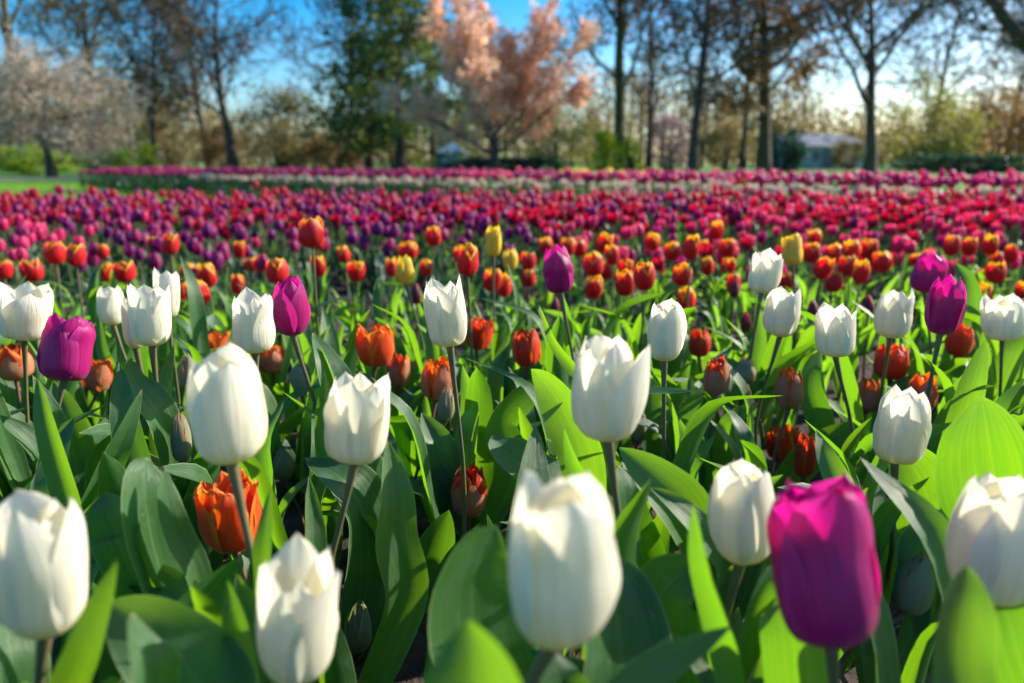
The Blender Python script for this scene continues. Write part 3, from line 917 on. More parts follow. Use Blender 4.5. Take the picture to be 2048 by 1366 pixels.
NEAR = []           # dicts: thing, foot, bloom base, bloom box, depth
HEROES = [
    # white
    ("white_tulip", 92, 975, 1262, 178, 0.070, WR, {}, "large white tulip at the lower left edge, two tall petal tips", 0.06),
    ("white_tulip", 592, 1088, 1350, 158, 0.066, dict(WO, open=0.0), {}, "low white tulip with three open points, standing beneath the orange double tulip", 0.05),
    ("white_tulip", 1115, 928, 1275, 212, 0.072, WR, {}, "biggest white tulip, a closed egg in the middle of the front row", 0.02),
    ("white_tulip", 1482, 918, 1120, 134, 0.064, WR, {}, "closed white tulip touching the left side of the big purple tulip", 0.03),
    ("white_tulip", 1972, 942, 1197, 188, 0.070, WR, {}, "white tulip behind a pointed green leaf at the lower right edge", 0.10),
    ("white_tulip", 463, 690, 922, 150, 0.070, WR, {}, "broad white tulip standing directly above the orange double tulip", 0.0),
    ("white_tulip", 711, 730, 920, 126, 0.068, WO, {}, "white tulip with three even points right of the broad egg shaped one", 0.03),
    ("white_tulip", 1215, 660, 875, 146, 0.070, WH, {}, "white tulip with one petal splayed wide open to the right", 0.0),
    ("white_tulip", 1790, 768, 922, 106, 0.067, WH, {}, "white tulip in front of the largest sunlit round leaf at right", 0.05),
    ("white_tulip", 48, 556, 675, 96, 0.067, WO, {}, "open white tulip leaning above the flat topped purple tulip at left", 0.20),
    ("white_tulip", 226, 570, 650, 54, 0.056, WH, {}, "small white tulip just left of the overlapping white pair", 0.05),
    ("white_tulip", 304, 556, 690, 84, 0.068, WO, {}, "white tulip in front of its overlapping white neighbour, sharp petal edges", 0.06),
    ("white_tulip", 272, 588, 697, 46, 0.064, WH, {}, "white tulip mostly hidden, showing low behind the left of the overlapping pair", 0.0),
    ("white_tulip", 335, 533, 636, 50, 0.066, WO, {}, "white tulip peeping out behind the right of the overlapping pair", 0.04),
    ("white_tulip", 512, 575, 705, 84, 0.068, WO, {}, "white tulip overlapping the left of a slim purple tulip", 0.02),
    ("white_tulip", 900, 545, 690, 86, 0.069, WO, {}, "white tulip with spread pointed tips on a tall stem before a red one", -0.03),
    ("white_tulip", 1328, 592, 720, 76, 0.067, WR, {}, "slim white tulip with crinkled right petal behind the splayed white one", 0.04),
    ("white_tulip", 1523, 495, 585, 63, 0.066, WO, {}, "farthest white tulip, a three pointed crown below the right yellow tulip", 0.06),
    ("white_tulip", 1560, 570, 673, 70, 0.067, WR, {}, "white tulip below and overlapping the three pointed far crown", 0.02),
    ("white_tulip", 1670, 600, 712, 80, 0.067, WO, {}, "cream white cup with yellowish right petal between two white tulips", -0.02),
    ("white_tulip", 1780, 573, 675, 74, 0.067, WH, {}, "white tulip whose stem passes in front of a red double tulip", -0.02),
    ("white_tulip", 2004, 585, 678, 78, 0.067, WO, {}, "white tulip near the right edge tilted to the left", -0.16),
    # purple
    ("purple_tulip", 1662, 990, 1286, 206, 0.072, PF, {}, "big magenta purple tulip with ragged flat top in the right foreground", -0.10),
    ("purple_tulip", 128, 633, 762, 96, 0.068, PF, {}, "square purple tulip with flat open top at the left", -0.02),
    ("purple_tulip", 585, 550, 670, 76, 0.068, PE, {}, "slim purple tulip at the right shoulder of a white one, left of centre", 0.03),
    ("purple_tulip", 1121, 485, 585, 63, 0.068, PE, {}, "purple tulip alone on a tall straight stem at centre", -0.04),
    ("purple_tulip", 1849, 500, 585, 66, 0.068, PE, {}, "dark violet tulip bowing behind its purple neighbour at right", 0.14),
    ("purple_tulip", 1880, 548, 668, 73, 0.069, PE, {}, "violet purple tulip with a bright magenta right edge in front of another", 0.04),
    # yellow
    ("yellow_tulip", 987, 448, 512, 35, 0.058, PE, {}, "tall narrow yellow tulip in front of the crimson bed at centre", 0.0),
    ("yellow_tulip", 812, 505, 568, 37, 0.055, PE, {}, "yellow tulip low among the red and yellow ones, left of centre", 0.0),
    ("yellow_tulip", 1585, 468, 530, 40, 0.058, PF, {}, "square yellow tulip behind the three pointed white crown", 0.06),
    # orange doubles
    ("orange_tulip", 470, 955, 1097, 118, 0.056, dict(DB, open=0.16), "O", "wide open orange double tulip behind the stem of the broad white tulip", 0.0),
    ("orange_tulip", 750, 652, 732, 76, 0.055, DB, "O", "orange double tulip opened like a bowl left of the tall stemmed white one", 0.05),
    ("orange_tulip", 872, 715, 796, 72, 0.055, DC, "OU", "ragged orange red double tulip leaning by the foot of the tall stemmed white one", 0.06),
    ("orange_tulip", 1054, 658, 732, 60, 0.055, DC, "R", "round red orange double tulip left of the splayed white one", 0.02),
    ("orange_tulip", 952, 634, 698, 56, 0.055, DB, "R", "red orange tulip half hidden behind the tall stemmed white one", 0.25),
    ("orange_tulip", 32, 682, 757, 72, 0.055, DC, "OU", "orange tulip with pale green outer petals at the left edge", 0.06),
    ("orange_tulip", 197, 715, 782, 52, 0.052, DB, "OU", "orange tulip behind the right side of the square purple tulip", 0.05),
    ("orange_tulip", 437, 664, 715, 64, 0.052, DB, "O", "orange tulip showing over the top of the broad white tulip", 0.0),
    ("orange_tulip", 546, 690, 745, 62, 0.052, DC, "OU", "orange tulip behind the base of the white and slim purple pair", 0.10),
    ("orange_tulip", 1397, 655, 713, 45, 0.050, DC, "R", "small upright red tulip right of the slim white one", 0.0),
    ("orange_tulip", 1779, 688, 757, 70, 0.055, DC, "R", "round red double tulip crossed by the stem of a white tulip", 0.0),
    ("orange_tulip", 1911, 645, 712, 52, 0.055, DC, "R", "salmon red tulip behind the stem of the violet purple tulip", 0.05),
    ("orange_tulip", 1736, 755, 822, 52, 0.052, DC, "OU", "half open orange tulip at the left shoulder of the white one by the round leaf", 0.0),
    ("orange_tulip", 1838, 747, 818, 60, 0.052, DC, "OU", "half open orange and grey tulip right of the white one by the round leaf", 0.06),
    ("orange_tulip", 1578, 735, 816, 58, 0.054, DC, "OU", "grey green tulip with an orange crown opening, below the white pair at right", 0.0),
    ("orange_tulip", 1562, 853, 920, 62, 0.052, DB, "O", "orange tulip peeping out over a broad lit leaf right of centre", 0.0),
    ("orange_tulip", 1606, 868, 952, 44, 0.054, DC, "R", "red tulip half hidden by the broad lit leaf right of centre", 0.04),
    ("orange_tulip", 2052, 695, 745, 44, 0.050, DC, "R", "red tulip cut by the right edge of the picture", 0.0),
    ("orange_tulip", 937, 935, 1030, 73, 0.054, DC, "OUR", "budding tulip with a red orange mouth between grey pink petals, low at centre", 0.02),
    ("orange_tulip", 1330, 705, 738, 52, 0.045, DC, "R", "dark red tulip under the base of the slim white one", 0.0),
    ("orange_tulip", 157, 735, 778, 44, 0.045, DC, "R", "dull red tulip below the square purple tulip", 0.0),
    ("orange_tulip", 796, 710, 772, 52, 0.050, DC, "OUR", "closed grey pink tulip with orange tip beside the orange bowl", 0.04),
    # buds
    ("tulip_bud", 365, 820, 922, 42, 0.052, BU, "B", "long grey purple bud on a red stem left of the broad white tulip", 0.02),
    ("tulip_bud", 377, 703, 776, 38, 0.046, BU, "B", "plump bud with orange seams above the long grey one", 0.04),
    ("tulip_bud", 602, 720, 782, 45, 0.042, BU, "B", "dull round bud behind the stem of the slim purple tulip", 0.0),
    ("tulip_bud", 566, 890, 958, 46, 0.042, BU, "G", "green bud right of the broad white tulip", 0.0),
    ("tulip_bud", 890, 765, 842, 36, 0.048, BU, "B", "leaning grey red bud at the foot of the ragged orange tulip", 0.08),
    ("tulip_bud", 1432, 715, 788, 53, 0.048, DC, "OUR", "barrel shaped grey bud with orange lines right of the small red tulip", 0.0),
    ("tulip_bud", 1490, 710, 766, 43, 0.042, BU, "B", "grey round bud right of the barrel shaped one", 0.0),
    ("tulip_bud", 1275, 815, 882, 30, 0.045, BU, "B", "dark slender bud behind the base of the splayed white tulip", 0.05),
    ("tulip_bud", 1815, 1095, 1222, 78, 0.055, BU, "B", "big grey green bud with orange tip right of the big purple tulip", 0.04),
    ("tulip_bud", 712, 1197, 1302, 60, 0.050, BU, "G", "green and purple bud right of the low white tulip", 0.10),
    ("tulip_bud", 26, 872, 945, 52, 0.048, BU, "G", "pale green bud at the left edge above the large white tulip", 0.0),
    ("tulip_bud", 590, 1033, 1092, 36, 0.042, BU, "G", "small green bud above the low white tulip", 0.0),
]
MATSETS = {"O": (ORANGE, ORANGE), "OU": (ORANGE, OUTER), "OUR": (REDOR, OUTER), "R": (REDOR, REDOR), "B": (BUDSKIN, BUDSKIN), "G": (GREENBUD, GREENBUD)}
GROUPS = {"white_tulip": "white tulips in the front bed", "purple_tulip": "purple tulips in the front bed", "yellow_tulip": "yellow tulips", "orange_tulip": "orange and red double tulips in the front bed",
          "tulip_bud": "tulip buds in the front bed"}


def hero(i, name, cx, top, bot, w, Hreal, style, extra, label, tilt):
    rng = np.random.default_rng(1000 + i)
    tilt = tilt + rng.normal(0, 0.045)
    t = F * Hreal / (bot - top) * 1.0
    base = P(cx, bot, t)
    H = height_to(cx, bot, top, t)
    R = w * t / F / 2
    st = dict(style)
    mats, opens, turn = None, {}, None
    if name == "white_tulip":
        mats = WHITE
    elif name == "purple_tulip":
        mats = PURPLE
    elif name == "yellow_tulip":
        mats = YELLOW
    else:
        mats = MATSETS[extra]
    if i == 7:                                            # the splayed petal
        turn, opens = math.radians(-18), {0: 0.62}
    if i == 9:
        turn, opens = math.radians(190), {0: 0.42}
    if st.get("lean"):
        turn = math.radians(-90 + (14, -12)[i % 2])
        st["front"] = 1.0
    R *= 0.93
    foot = np.array([base[0] - tilt * 0.10 + rng.normal(0, 0.010), base[1] + abs(rng.normal(0, 0.012)), 0.0])
    root = thing(name, label, "tulip bud" if name == "tulip_bud" else "tulip", foot, GROUPS[name])
    b = bloom(rng, R, H, st, mats, fine=(bot - top) > 120, turn=turn, opens=opens, parent=root)
    b.location = base - foot
    b.rotation_euler = (rng.normal(0, 0.03) + st.get("lean", 0), tilt, 0)
    top_of_stem = base - foot + np.array([math.sin(tilt), 0, math.cos(tilt)]) * H * 0.02
    m = MB()
    red = name in ("orange_tulip", "tulip_bud")
    r = 0.0020 if name in ("white_tulip", "purple_tulip") else 0.0020
    path = stem_path((0, 0, -0.01), top_of_stem, rng)
    m.tube(path, np.linspace(r * 1.25, r, len(path)) * np.array([1] * (len(path) - 2) + [1.1, 1.9]), 10)
    m.build("stem", STEM_RED if red else STEM, root)
    NEAR.append(dict(o=root, foot=foot, base=base, t=t, box=(cx - w * 0.56, top - 6, cx + w * 0.56, bot + 4), name=name, path=path))


for i, h in enumerate(HEROES):
    hero(i, *h)


def blocked(p, margin=0.0):
    """Whether a point would stand in front of one of the placed blooms."""
    x, y, t = project(p)
    for n in NEAR:
        if t < n["t"] + 0.02 and n["box"][0] - margin < x < n["box"][2] + margin and n["box"][1] < y < n["box"][3]:
            return True
    return False


def nearest_near(p):
    return min(NEAR, key=lambda n: math.hypot(n["foot"][0] - p[0], n["foot"][1] - p[1]))


# ---- the broad leaves one can tell apart: points root to tip (px, py, depth), half width in metres, turn of the face about the blade
BROAD = [
    # front row, left to right
    ([(120, 1480, .36), (170, 1290, .345), (234, 1122, .335)], .0095, 25, .25),
    ([(440, 1500, .37), (400, 1370, .365), (300, 1270, .365), (208, 1205, .38)], .026, -10, .25),
    ([(270, 1520, .46), (330, 1360, .455), (400, 1220, .45), (482, 1112, .455)], .034, -12, .30),
    ([(330, 1460, .34), (300, 1320, .335), (265, 1225, .345)], .024, 5, .2),
    ([(505, 1480, .36), (478, 1300, .35), (455, 1160, .345)], .0095, 30, .35),
    ([(492, 1330, .47), (520, 1130, .46), (541, 978, .46)], .0085, 35, .3),
    ([(730, 1230, .58), (660, 1110, .57), (618, 1010, .565), (622, 922, .57)], .022, 42, .55),
    ([(740, 1430, .45), (800, 1240, .44), (860, 1110, .435), (898, 1020, .43)], .022, 10, .3),
    ([(690, 1480, .38), (745, 1310, .37), (828, 1192, .365)], .013, -20, .35),
    ([(1010, 1480, .43), (950, 1250, .42), (960, 1120, .415), (992, 1050, .42)], .034, -8, .25),
    ([(1230, 1520, .42), (1250, 1330, .42), (1225, 1190, .43), (1180, 1110, .44)], .036, 10, .25),
    ([(960, 1560, .262), (950, 1385, .258), (938, 1240, .262)], .025, -14, .6),
    ([(1490, 1500, .40), (1440, 1260, .385), (1400, 1120, .38), (1386, 1008, .385)], .0095, 30, .35),
    ([(1350, 1480, .46), (1310, 1290, .455), (1330, 1180, .45), (1400, 1130, .46)], .034, 15, .3),
    ([(1600, 1520, .40), (1590, 1330, .395), (1575, 1225, .40), (1560, 1180, .41)], .020, 35, .3),
    ([(1515, 1500, .44), (1505, 1290, .435), (1530, 1180, .43), (1548, 1125, .435)], .011, -30, .4),
    ([(1915, 1520, .335), (1920, 1320, .33), (1930, 1210, .33), (1936, 1130, .335)], .0165, 6, .35),
    ([(2060, 1480, .40), (2030, 1290, .40), (2000, 1190, .41), (1990, 1120, .42)], .022, 20, .3),
    ([(1790, 1480, .42), (1800, 1320, .415), (1835, 1225, .41), (1858, 1180, .41)], .012, -25, .35),
    ([(1140, 1480, .37), (1120, 1370, .365), (1100, 1300, .37)], .015, 30, .3),
    ([(40, 1480, .42), (30, 1330, .42), (18, 1240, .43), (30, 1180, .44)], .020, -20, .35),
    # second rank
    ([(330, 1160, .52), (300, 1040, .51), (290, 960, .51), (295, 915, .52)], .026, -6, .3),
    ([(400, 1170, .52), (360, 1080, .51), (335, 1000, .505), (331, 935, .51)], .0115, 18, .35),
    ([(150, 1060, .60), (118, 940, .59), (90, 840, .585), (74, 755, .59)], .0115, 36, .45),
    ([(150, 1090, .66), (205, 960, .65), (250, 870, .65), (284, 778, .66)], .013, -32, .4),
    ([(110, 1040, .55), (60, 950, .545), (20, 900, .55), (-10, 862, .56)], .0100, 30, .4),
    ([(60, 1090, .66), (70, 960, .65), (60, 890, .65), (40, 838, .66)], .036, 10, .3),
    ([(490, 950, .66), (540, 880, .655), (600, 830, .66), (644, 786, .67)], .0115, -30, .4),
    ([(620, 870, .77), (585, 800, .76), (560, 760, .76), (548, 712, .77)], .011, 36, .4),
    ([(700, 880, .92), (680, 790, .90), (655, 720, .90), (625, 665, .92)], .026, 15, .35),
    ([(740, 1150, .62), (735, 1040, .61), (690, 960, .60), (610, 915, .62)], .036, 6, .3),
    ([(810, 1200, .60), (790, 1080, .59), (790, 990, .59), (775, 880, .60)], .022, -14, .4),
    ([(925, 1010, .68), (935, 880, .67), (940, 810, .67), (925, 730, .68)], .017, 32, .4),
    ([(890, 1000, .70), (865, 900, .69), (855, 840, .69), (850, 785, .70)], .010, -34, .4),
    ([(960, 1090, .62), (905, 1020, .61), (870, 950, .61), (842, 905, .62)], .019, 12, .4),
    ([(1150, 1000, .70), (1060, 940, .69), (1010, 900, .69), (985, 870, .70)], .026, 12, .35),
    ([(1020, 930, .80), (1000, 850, .79), (1050, 790, .79), (1110, 745, .80)], .022, -16, .4),
    ([(1170, 960, .64), (1140, 850, .63), (1100, 780, .63), (1062, 738, .64)], .022, 24, .3),
    ([(1190, 1060, .58), (1170, 980, .57), (1145, 920, .57), (1128, 858, .58)], .0105, 26, .4),
    ([(1200, 790, .84), (1150, 740, .83), (1105, 680, .83), (1078, 610, .84)], .009, 36, .45),
    ([(1400, 1130, .58), (1370, 1030, .57), (1310, 960, .565), (1238, 895, .57)], .026, 10, .45),
    ([(1300, 1150, .60), (1260, 1050, .59), (1250, 980, .59), (1238, 930, .60)], .021, -20, .35),
    ([(1450, 1160, .56), (1410, 1070, .55), (1350, 1010, .55), (1300, 975, .56)], .014, 15, .5),
    ([(1330, 940, .72), (1350, 850, .71), (1390, 800, .71), (1410, 770, .72)], .013, -30, .4),
    ([(1310, 950, .66), (1300, 860, .65), (1296, 780, .65), (1300, 735, .66)], .020, 8, .4),
    ([(1560, 1000, .62), (1600, 930, .61), (1660, 880, .61), (1738, 842, .62)], .022, -20, .3),
    ([(1710, 1060, .60), (1680, 980, .59), (1650, 910, .59), (1632, 860, .60)], .013, 25, .45),
    ([(2000, 1090, .60), (1985, 960, .59), (1972, 870, .58), (1963, 792, .585)], .044, 14, .28),
    ([(1890, 1130, .58), (1860, 1010, .57), (1830, 940, .57), (1790, 880, .585)], .032, 22, .3),
    ([(1900, 860, .78), (1885, 770, .77), (1895, 720, .77), (1902, 660, .78)], .012, 36, .35),
    ([(1990, 840, .86), (1978, 760, .85), (1970, 700, .85), (1968, 655, .86)], .011, 30, .4),
    ([(1640, 870, .80), (1620, 790, .79), (1625, 740, .79), (1640, 700, .80)], .021, -12, .35),
    ([(1700, 880, .84), (1695, 800, .83), (1708, 750, .83), (1716, 712, .84)], .012, 28, .4),
    ([(1530, 830, .90), (1515, 730, .89), (1520, 670, .89), (1512, 590, .90)], .013, 26, .35),
    ([(1480, 870, .80), (1470, 800, .79), (1476, 770, .79), (1480, 735, .80)], .008, -20, .4),
    ([(320, 900, .80), (325, 830, .79), (330, 770, .79), (348, 690, .80)], .012, 28, .4),
    ([(240, 830, .88), (225, 750, .87), (205, 700, .87), (196, 620, .88)], .013, 30, .4),
    ([(250, 860, .80), (230, 800, .79), (190, 765, .79), (160, 740, .80)], .018, 10, .4),
    ([(330, 860, .76), (300, 800, .75), (270, 760, .75), (262, 715, .76)], .022, -8, .35),
    ([(1850, 1130, .52), (1870, 1080, .52), (1890, 1040, .52), (1900, 1000, .53)], .024, 0, .35),
    ([(660, 1120, .50), (640, 1060, .50), (600, 1030, .50), (570, 990, .51)], .014, 20, .4),
    ([(250, 1120, .50), (230, 1060, .50), (215, 1020, .50), (212, 985, .51)], .018, -14, .4),
]


TURN = {234: -20, 205: 34, 482: 36, 265: 60, 455: -30, 541: -28, 622: -32, 898: 34, 828: 40, 992: 38, 1180: 36,  1386: -34, 1400: 30, 1560: -30, 1548: 30,
        1936: 38, 1990: -20, 1858: 36, 1100: 40, 30: 34, 295: 36, 331: 30, 74: -30, 284: 34, -10: -30, 40: 36, 644: 34, 548: -32, 625: 26, 610: 36, 775: 24, 925: -30,
        850: -26, 842: 30, 985: 38, 1110: 36, 1062: -14, 1128: -30, 1078: -34, 1238: 30, 1300: 34, 1410: 32, 1738: 12, 1632: 24, 1963: -12, 1790: -8, 1902: -32, 1968: -30,
        1640: 30, 1716: -30, 1512: 10, 348: -28, 196: -30, 160: 30, 262: 34}


MAY_HIDE = {(11, 2), (11, 1), (0, 0), (16, 4), (17, 4), (45, 46), (46, 46), (45, 45), (5, 31), (39, 34)}


def add_broad(k, pts, W, turn, fold):
    turn = TURN.get(pts[-1][0], turn)
    W *= 0.9 if k > 20 else 0.95
    for attempt in range(4):
        rng = np.random.default_rng(5000 + k)
        w = [P(*p) for p in pts]
        low = w[0]
        own = nearest_near(low)
        fresh = np.linalg.norm((own["foot"] - low)[:2]) > 0.075
        foot = np.array([low[0] + rng.normal(0, 0.01), low[1] + 0.012, 0.0]) if fresh else own["foot"]
        root = np.array([foot[0], foot[1], 0.003])
        line = [root]
        if low[2] > 0.06:
            line.append(root * 0.55 + low * 0.45)
        if low[2] > 0.02:
            line.append(low)
        line = np.array(line + w[1:]) - foot
        view = norm(CAM - w[len(w) // 2])
        tg = norm(w[-1] - w[0])
        sd_ = norm(np.cross(tg, view))
        fc = norm(np.cross(sd_, tg)) * math.cos(R_(turn)) + sd_ * math.sin(R_(turn))
        p, uv = blade(line, W, fc, 26, 11, fold, 0.10, rng, 0.55, rng.uniform(-0.5, 0.5))
        push = 0.0
        for sp in p.reshape(-1, 3) + foot:
            x, y, t = project(sp)
            for j, nn in enumerate(NEAR[:len(HEROES)]):
                if (k, j) not in MAY_HIDE and t < nn["t"] and nn["box"][0] + 3 < x < nn["box"][2] - 3 and nn["box"][1] < y < nn["box"][3] - 3:
                    push = max(push, nn["t"] - t + 0.012)
        if push == 0 or attempt == 3:
            break
        t0 = pts[0][2]
        pts = [(x, y, t + push) for x, y, t in pts]
        W *= min(1.1, (t0 + push) / t0)
    if fresh:
        # no plant close by: a young plant of its own
        own = dict(o=thing("young_tulip", "", "tulip", foot, "young tulip plants without a flower yet"), foot=foot, base=w[-1], t=pts[0][2], box=(0, 0, 0, 0), name="young_tulip")
        NEAR.append(own)
    m = MB()
    m.grid(p, uv)
    m.build("leaf", LEAF, own["o"])
    own["leaves"] = own.get("leaves", 0) + 1


for k, b in enumerate(BROAD):
    add_broad(k, *b)


def plain_leaf(rng, az, L, W, start=0.0, steep=1.0, lie=0.5, fold=0.4):
    """An ordinary leaf: leaves the stem steeply, then arches outward; local to the plant's foot."""
    d = np.array([math.cos(az), math.sin(az), 0])
    side = np.array([-math.sin(az), math.cos(az), 0]) * rng.normal(0, 0.10) * L
    z = np.array([0, 0, 1.0])
    c = [d * 0.003 + z * start,
         d * (0.10 * L) + z * (start + 0.34 * L * steep),
         d * (0.10 + 0.18 * lie) * L + z * (start + 0.66 * L * steep) + side * 0.5,
         d * (0.12 + 0.62 * lie) * L + z * (start + L * (0.93 - 0.28 * lie) * steep) + side]
    face = -d * 0.95 + z * 0.35
    return blade(c, W, face, 14, 7, fold, 0.12, rng, 0.42, rng.normal(0, 0.5))


def leaf_ok(p, foot, margin=0):
    q = p[::3, ::3].reshape(-1, 3) + foot
    for s in q:
        if np.linalg.norm(s - CAM) < 0.27 or blocked(s, margin):
            return False
    return True


SHOOT_LABELS = {}


def dress(own, rng, count, lrange, wrange, mat, tries=5):
    made = 0
    for k in range(count):
        for _ in range(tries):
            L, W = rng.uniform(*lrange), rng.uniform(*wrange)
            p, uv = plain_leaf(rng, rng.uniform(0, 6.283), L, W, rng.choice([0.0, 0.0, 0.03, 0.07]), rng.uniform(0.88, 1.05), rng.uniform(0.12, 0.62), rng.uniform(0.2, 0.55))
            if leaf_ok(p, own["foot"]):
                m = MB()
                m.grid(p, uv)
                m.build("leaf", mat, own["o"])
                made += 1
                break
    own["leaves"] = own.get("leaves", 0) + made
    return made


rng = np.random.default_rng(9)
for n in list(NEAR):
    if n["name"] == "young_tulip":
        dress(n, rng, 1, (0.16, 0.24), (0.014, 0.024), LEAF)
    elif n["name"] == "orange_tulip" or n["name"] == "tulip_bud":
        dress(n, rng, 3, (0.17, 0.26), (0.016, 0.030), LEAF)
    elif n["name"] == "yellow_tulip":
        dress(n, rng, 2, (0.18, 0.26), (0.010, 0.016), LEAF_FAR)
    else:
        dress(n, rng, 3, (0.18, 0.30), (0.012, 0.024), LEAF)

# young plants without a flower fill the bed between
for gy in np.arange(0.40, 1.32, 0.085):
    half = gy * 0.76 + 0.06
    for gx in np.arange(-half, half, 0.09):
        x, y = gx + rng.normal(0, 0.024), gy + rng.normal(0, 0.024)
        if min(math.hypot(n["foot"][0] - x, n["foot"][1] - y) for n in NEAR) < 0.045:
            continue
        foot = np.array([x, y, 0.0])
        own = dict(o=thing("young_tulip", "", "tulip", foot, "young tulip plants without a flower yet"), foot=foot, base=foot, t=project(foot)[2], box=(0, 0, 0, 0), name="young_tulip")
        if dress(own, rng, 3, (0.19, 0.30), (0.009, 0.021), LEAF) == 0:
            bpy.data.objects.remove(own["o"])
            continue
        NEAR.append(own)


# ------------------------------------------------------------------ the red and yellow tulips behind, and the pink and crimson bed
class Kind:
    """Shared meshes of one kind of smaller tulip: several blooms of radius 1 and height 2.2, to be scaled."""

    def __init__(self, seed, name, mats, style, count=6, nu=7, nv=10):
        self.rng = np.random.default_rng(seed)
        self.blooms = []
        for k in range(count):
            st = dict(prof=EGG, wo=1.2, wi=1.15, tipq=0.72, blunt=2.0, recurve=0.05, open=0.0, ri=0.9, ragged=0.0)
            st.update(style)
            st["open"] += self.rng.uniform(-0.03, 0.10)
            m = MB()
            a0 = self.rng.uniform(0, 2.1)
            for j in range(6):
                inn = j < 3
                p, uv = petal(self.rng, 1.0, 2.2, st["prof"], a0 + (j % 3) * 2.0944 + (math.pi / 3 if inn else 0), st["wi"] if inn else st["wo"], tipq=st["tipq"], blunt=st["blunt"],
                              rscale=st["ri"] if inn else 1.0, hscale=self.rng.uniform(0.88, 1.0), opening=st["open"] * (0.6 if inn else 1) + max(0, self.rng.normal(0, 0.05)),
                              recurve=0 if inn else st["recurve"], nu=nu, nv=nv, ragged=st["ragged"])
                m.grid(p, uv)
            self.blooms.append(m.mesh(name, mats))


def leaf_set(seed, mat, count, lr, wr, n_lie=(0.1, 0.7)):
    rng = np.random.default_rng(seed)
    out = []
    for k in range(count):
        p, uv = plain_leaf(rng, 0.0, rng.uniform(*lr), rng.uniform(*wr), 0.0, rng.uniform(0.85, 1.05), rng.uniform(*n_lie), rng.uniform(0.25, 0.55))
        m = MB()
        m.grid(p, uv)
        out.append(m.mesh("leaf", mat))
    return out


K_FLAME = Kind(1, "flame_bloom", FLAME, dict(prof=OVAL, tipq=0.6, blunt=2.3), 8)
K_DULL = Kind(2, "dull_bloom", DULLRED, dict(prof=BUD, tipq=0.8), 3)
K_PINK = Kind(3, "pink_bloom", PINK, dict(prof=OVAL), 5)
K_VIOLET = Kind(4, "violet_bloom", VIOLET, dict(prof=EGG), 5)
K_MAGENTA = Kind(5, "magenta_bloom", MAGENTA, dict(prof=EGG), 5)
K_CRIMSON = Kind(6, "crimson_bloom", CRIMSON, dict(prof=CUP, open=0.05), 6)
K_YELLOW = Kind(7, "yellow_bloom", YELLOW, dict(prof=OVAL), 3)
L_MID = leaf_set(21, LEAF_FAR, 14, (0.15, 0.24), (0.009, 0.016))
L_FAR = leaf_set(22, LEAF_BLUE, 10, (0.13, 0.21), (0.009, 0.015))

_m = MB()
_m.tube(catmull([[0, 0, -0.01], [0.02, 0.01, 0.5], [0, 0, 1.0]], 6), [1.25, 1.15, 1.1, 1.0, 1.0, 1.2], 7)
STEM_MESH = _m.mesh("stem", STEM)


def small_tulip(rng, name, kind, base, R, H, cat, group, leaves, nleaf, tilt=0.0, label="", parts=True):
    """Bloom, stem and leaves from shared meshes; the foot stands on the soil under the bloom."""
    foot = Vector((base[0] - tilt * 0.08 + rng.normal(0, 0.01), base[1] + rng.normal(0, 0.01), 0.0))
    o = thing(name, label, cat, foot, group)
    b = link("bloom", kind.blooms[rng.integers(len(kind.blooms))], o, Vector(base) - foot)
    b.scale = (R, R, H / 2.2)
    b.rotation_euler = (rng.normal(0, 0.06), tilt + rng.normal(0, 0.05), rng.uniform(0, 6.28))
    d = Vector(base) - foot
    s = link("stem", STEM_MESH, o)
    r = 0.0022
    s.scale = (r, r, d.length)
    s.rotation_euler = d.to_track_quat('Z', 'Y').to_euler()
    for k in range(nleaf):
        for _ in range(4):
            me = leaves[rng.integers(len(leaves))]
            a, sc = rng.uniform(0, 6.283), rng.uniform(0.8, 1.15)
            tip = np.array(me.vertices[len(me.vertices) - 4].co) * sc
            tip = np.array([tip[0] * math.cos(a), tip[0] * math.sin(a), tip[2]]) + np.array(foot)
            if not (blocked(tip) or blocked(tip * 0.6 + np.array(foot) * 0.4)):
                lf = link("leaf", me, o)
                lf.rotation_euler = (0, 0, a)
                lf.scale = (sc, sc, sc)
                break
    return o


FLAMES = [(112, 480, 528, 38), (153, 483, 533, 36), (70, 515, 563, 40), (8, 517, 557, 34), (215, 522, 563, 24), (253, 518, 564, 40), (342, 464, 508, 32), (379, 524, 562, 30), (418, 523, 574, 36),
          (399, 556, 613, 44), (368, 560, 606, 32), (503, 513, 543, 28), (476, 545, 588, 26), (525, 507, 545, 26), (557, 512, 567, 44), (625, 430, 496, 50), (713, 518, 563, 36), (816, 480, 518, 40),
          (868, 450, 492, 32), (935, 481, 552, 44), (852, 515, 552, 26), (783, 512, 553, 24), (1008, 545, 594, 27), (1058, 535, 574, 27), (1020, 496, 540, 30), (1093, 472, 506, 26), (1135, 472, 512, 32),
          (1160, 476, 513, 28), (1206, 462, 503, 34), (1187, 500, 552, 42), (1225, 487, 530, 28), (1248, 535, 591, 38), (1290, 520, 580, 42), (1345, 482, 520, 36), (1318, 515, 550, 24),
          (1363, 525, 571, 38), (1372, 568, 621, 34), (1380, 465, 520, 32), (1415, 510, 550, 24), (1402, 477, 510, 26), (1452, 474, 514, 36), (1453, 512, 549, 28), (1640, 509, 558, 34),
          (1663, 540, 584, 34), (1570, 540, 580, 36), (1735, 474, 512, 38), (1763, 500, 545, 38), (1990, 500, 537, 30), (1962, 563, 606, 30), (1942, 576, 612, 26), (2042, 558, 606, 36), (1855, 500, 525, 26),
          (1250, 515, 552, 32), (1828, 505, 530, 24), (1962, 535, 565, 24), (640, 470, 500, 20), (205, 487, 517, 24), (308, 470, 500, 24)]
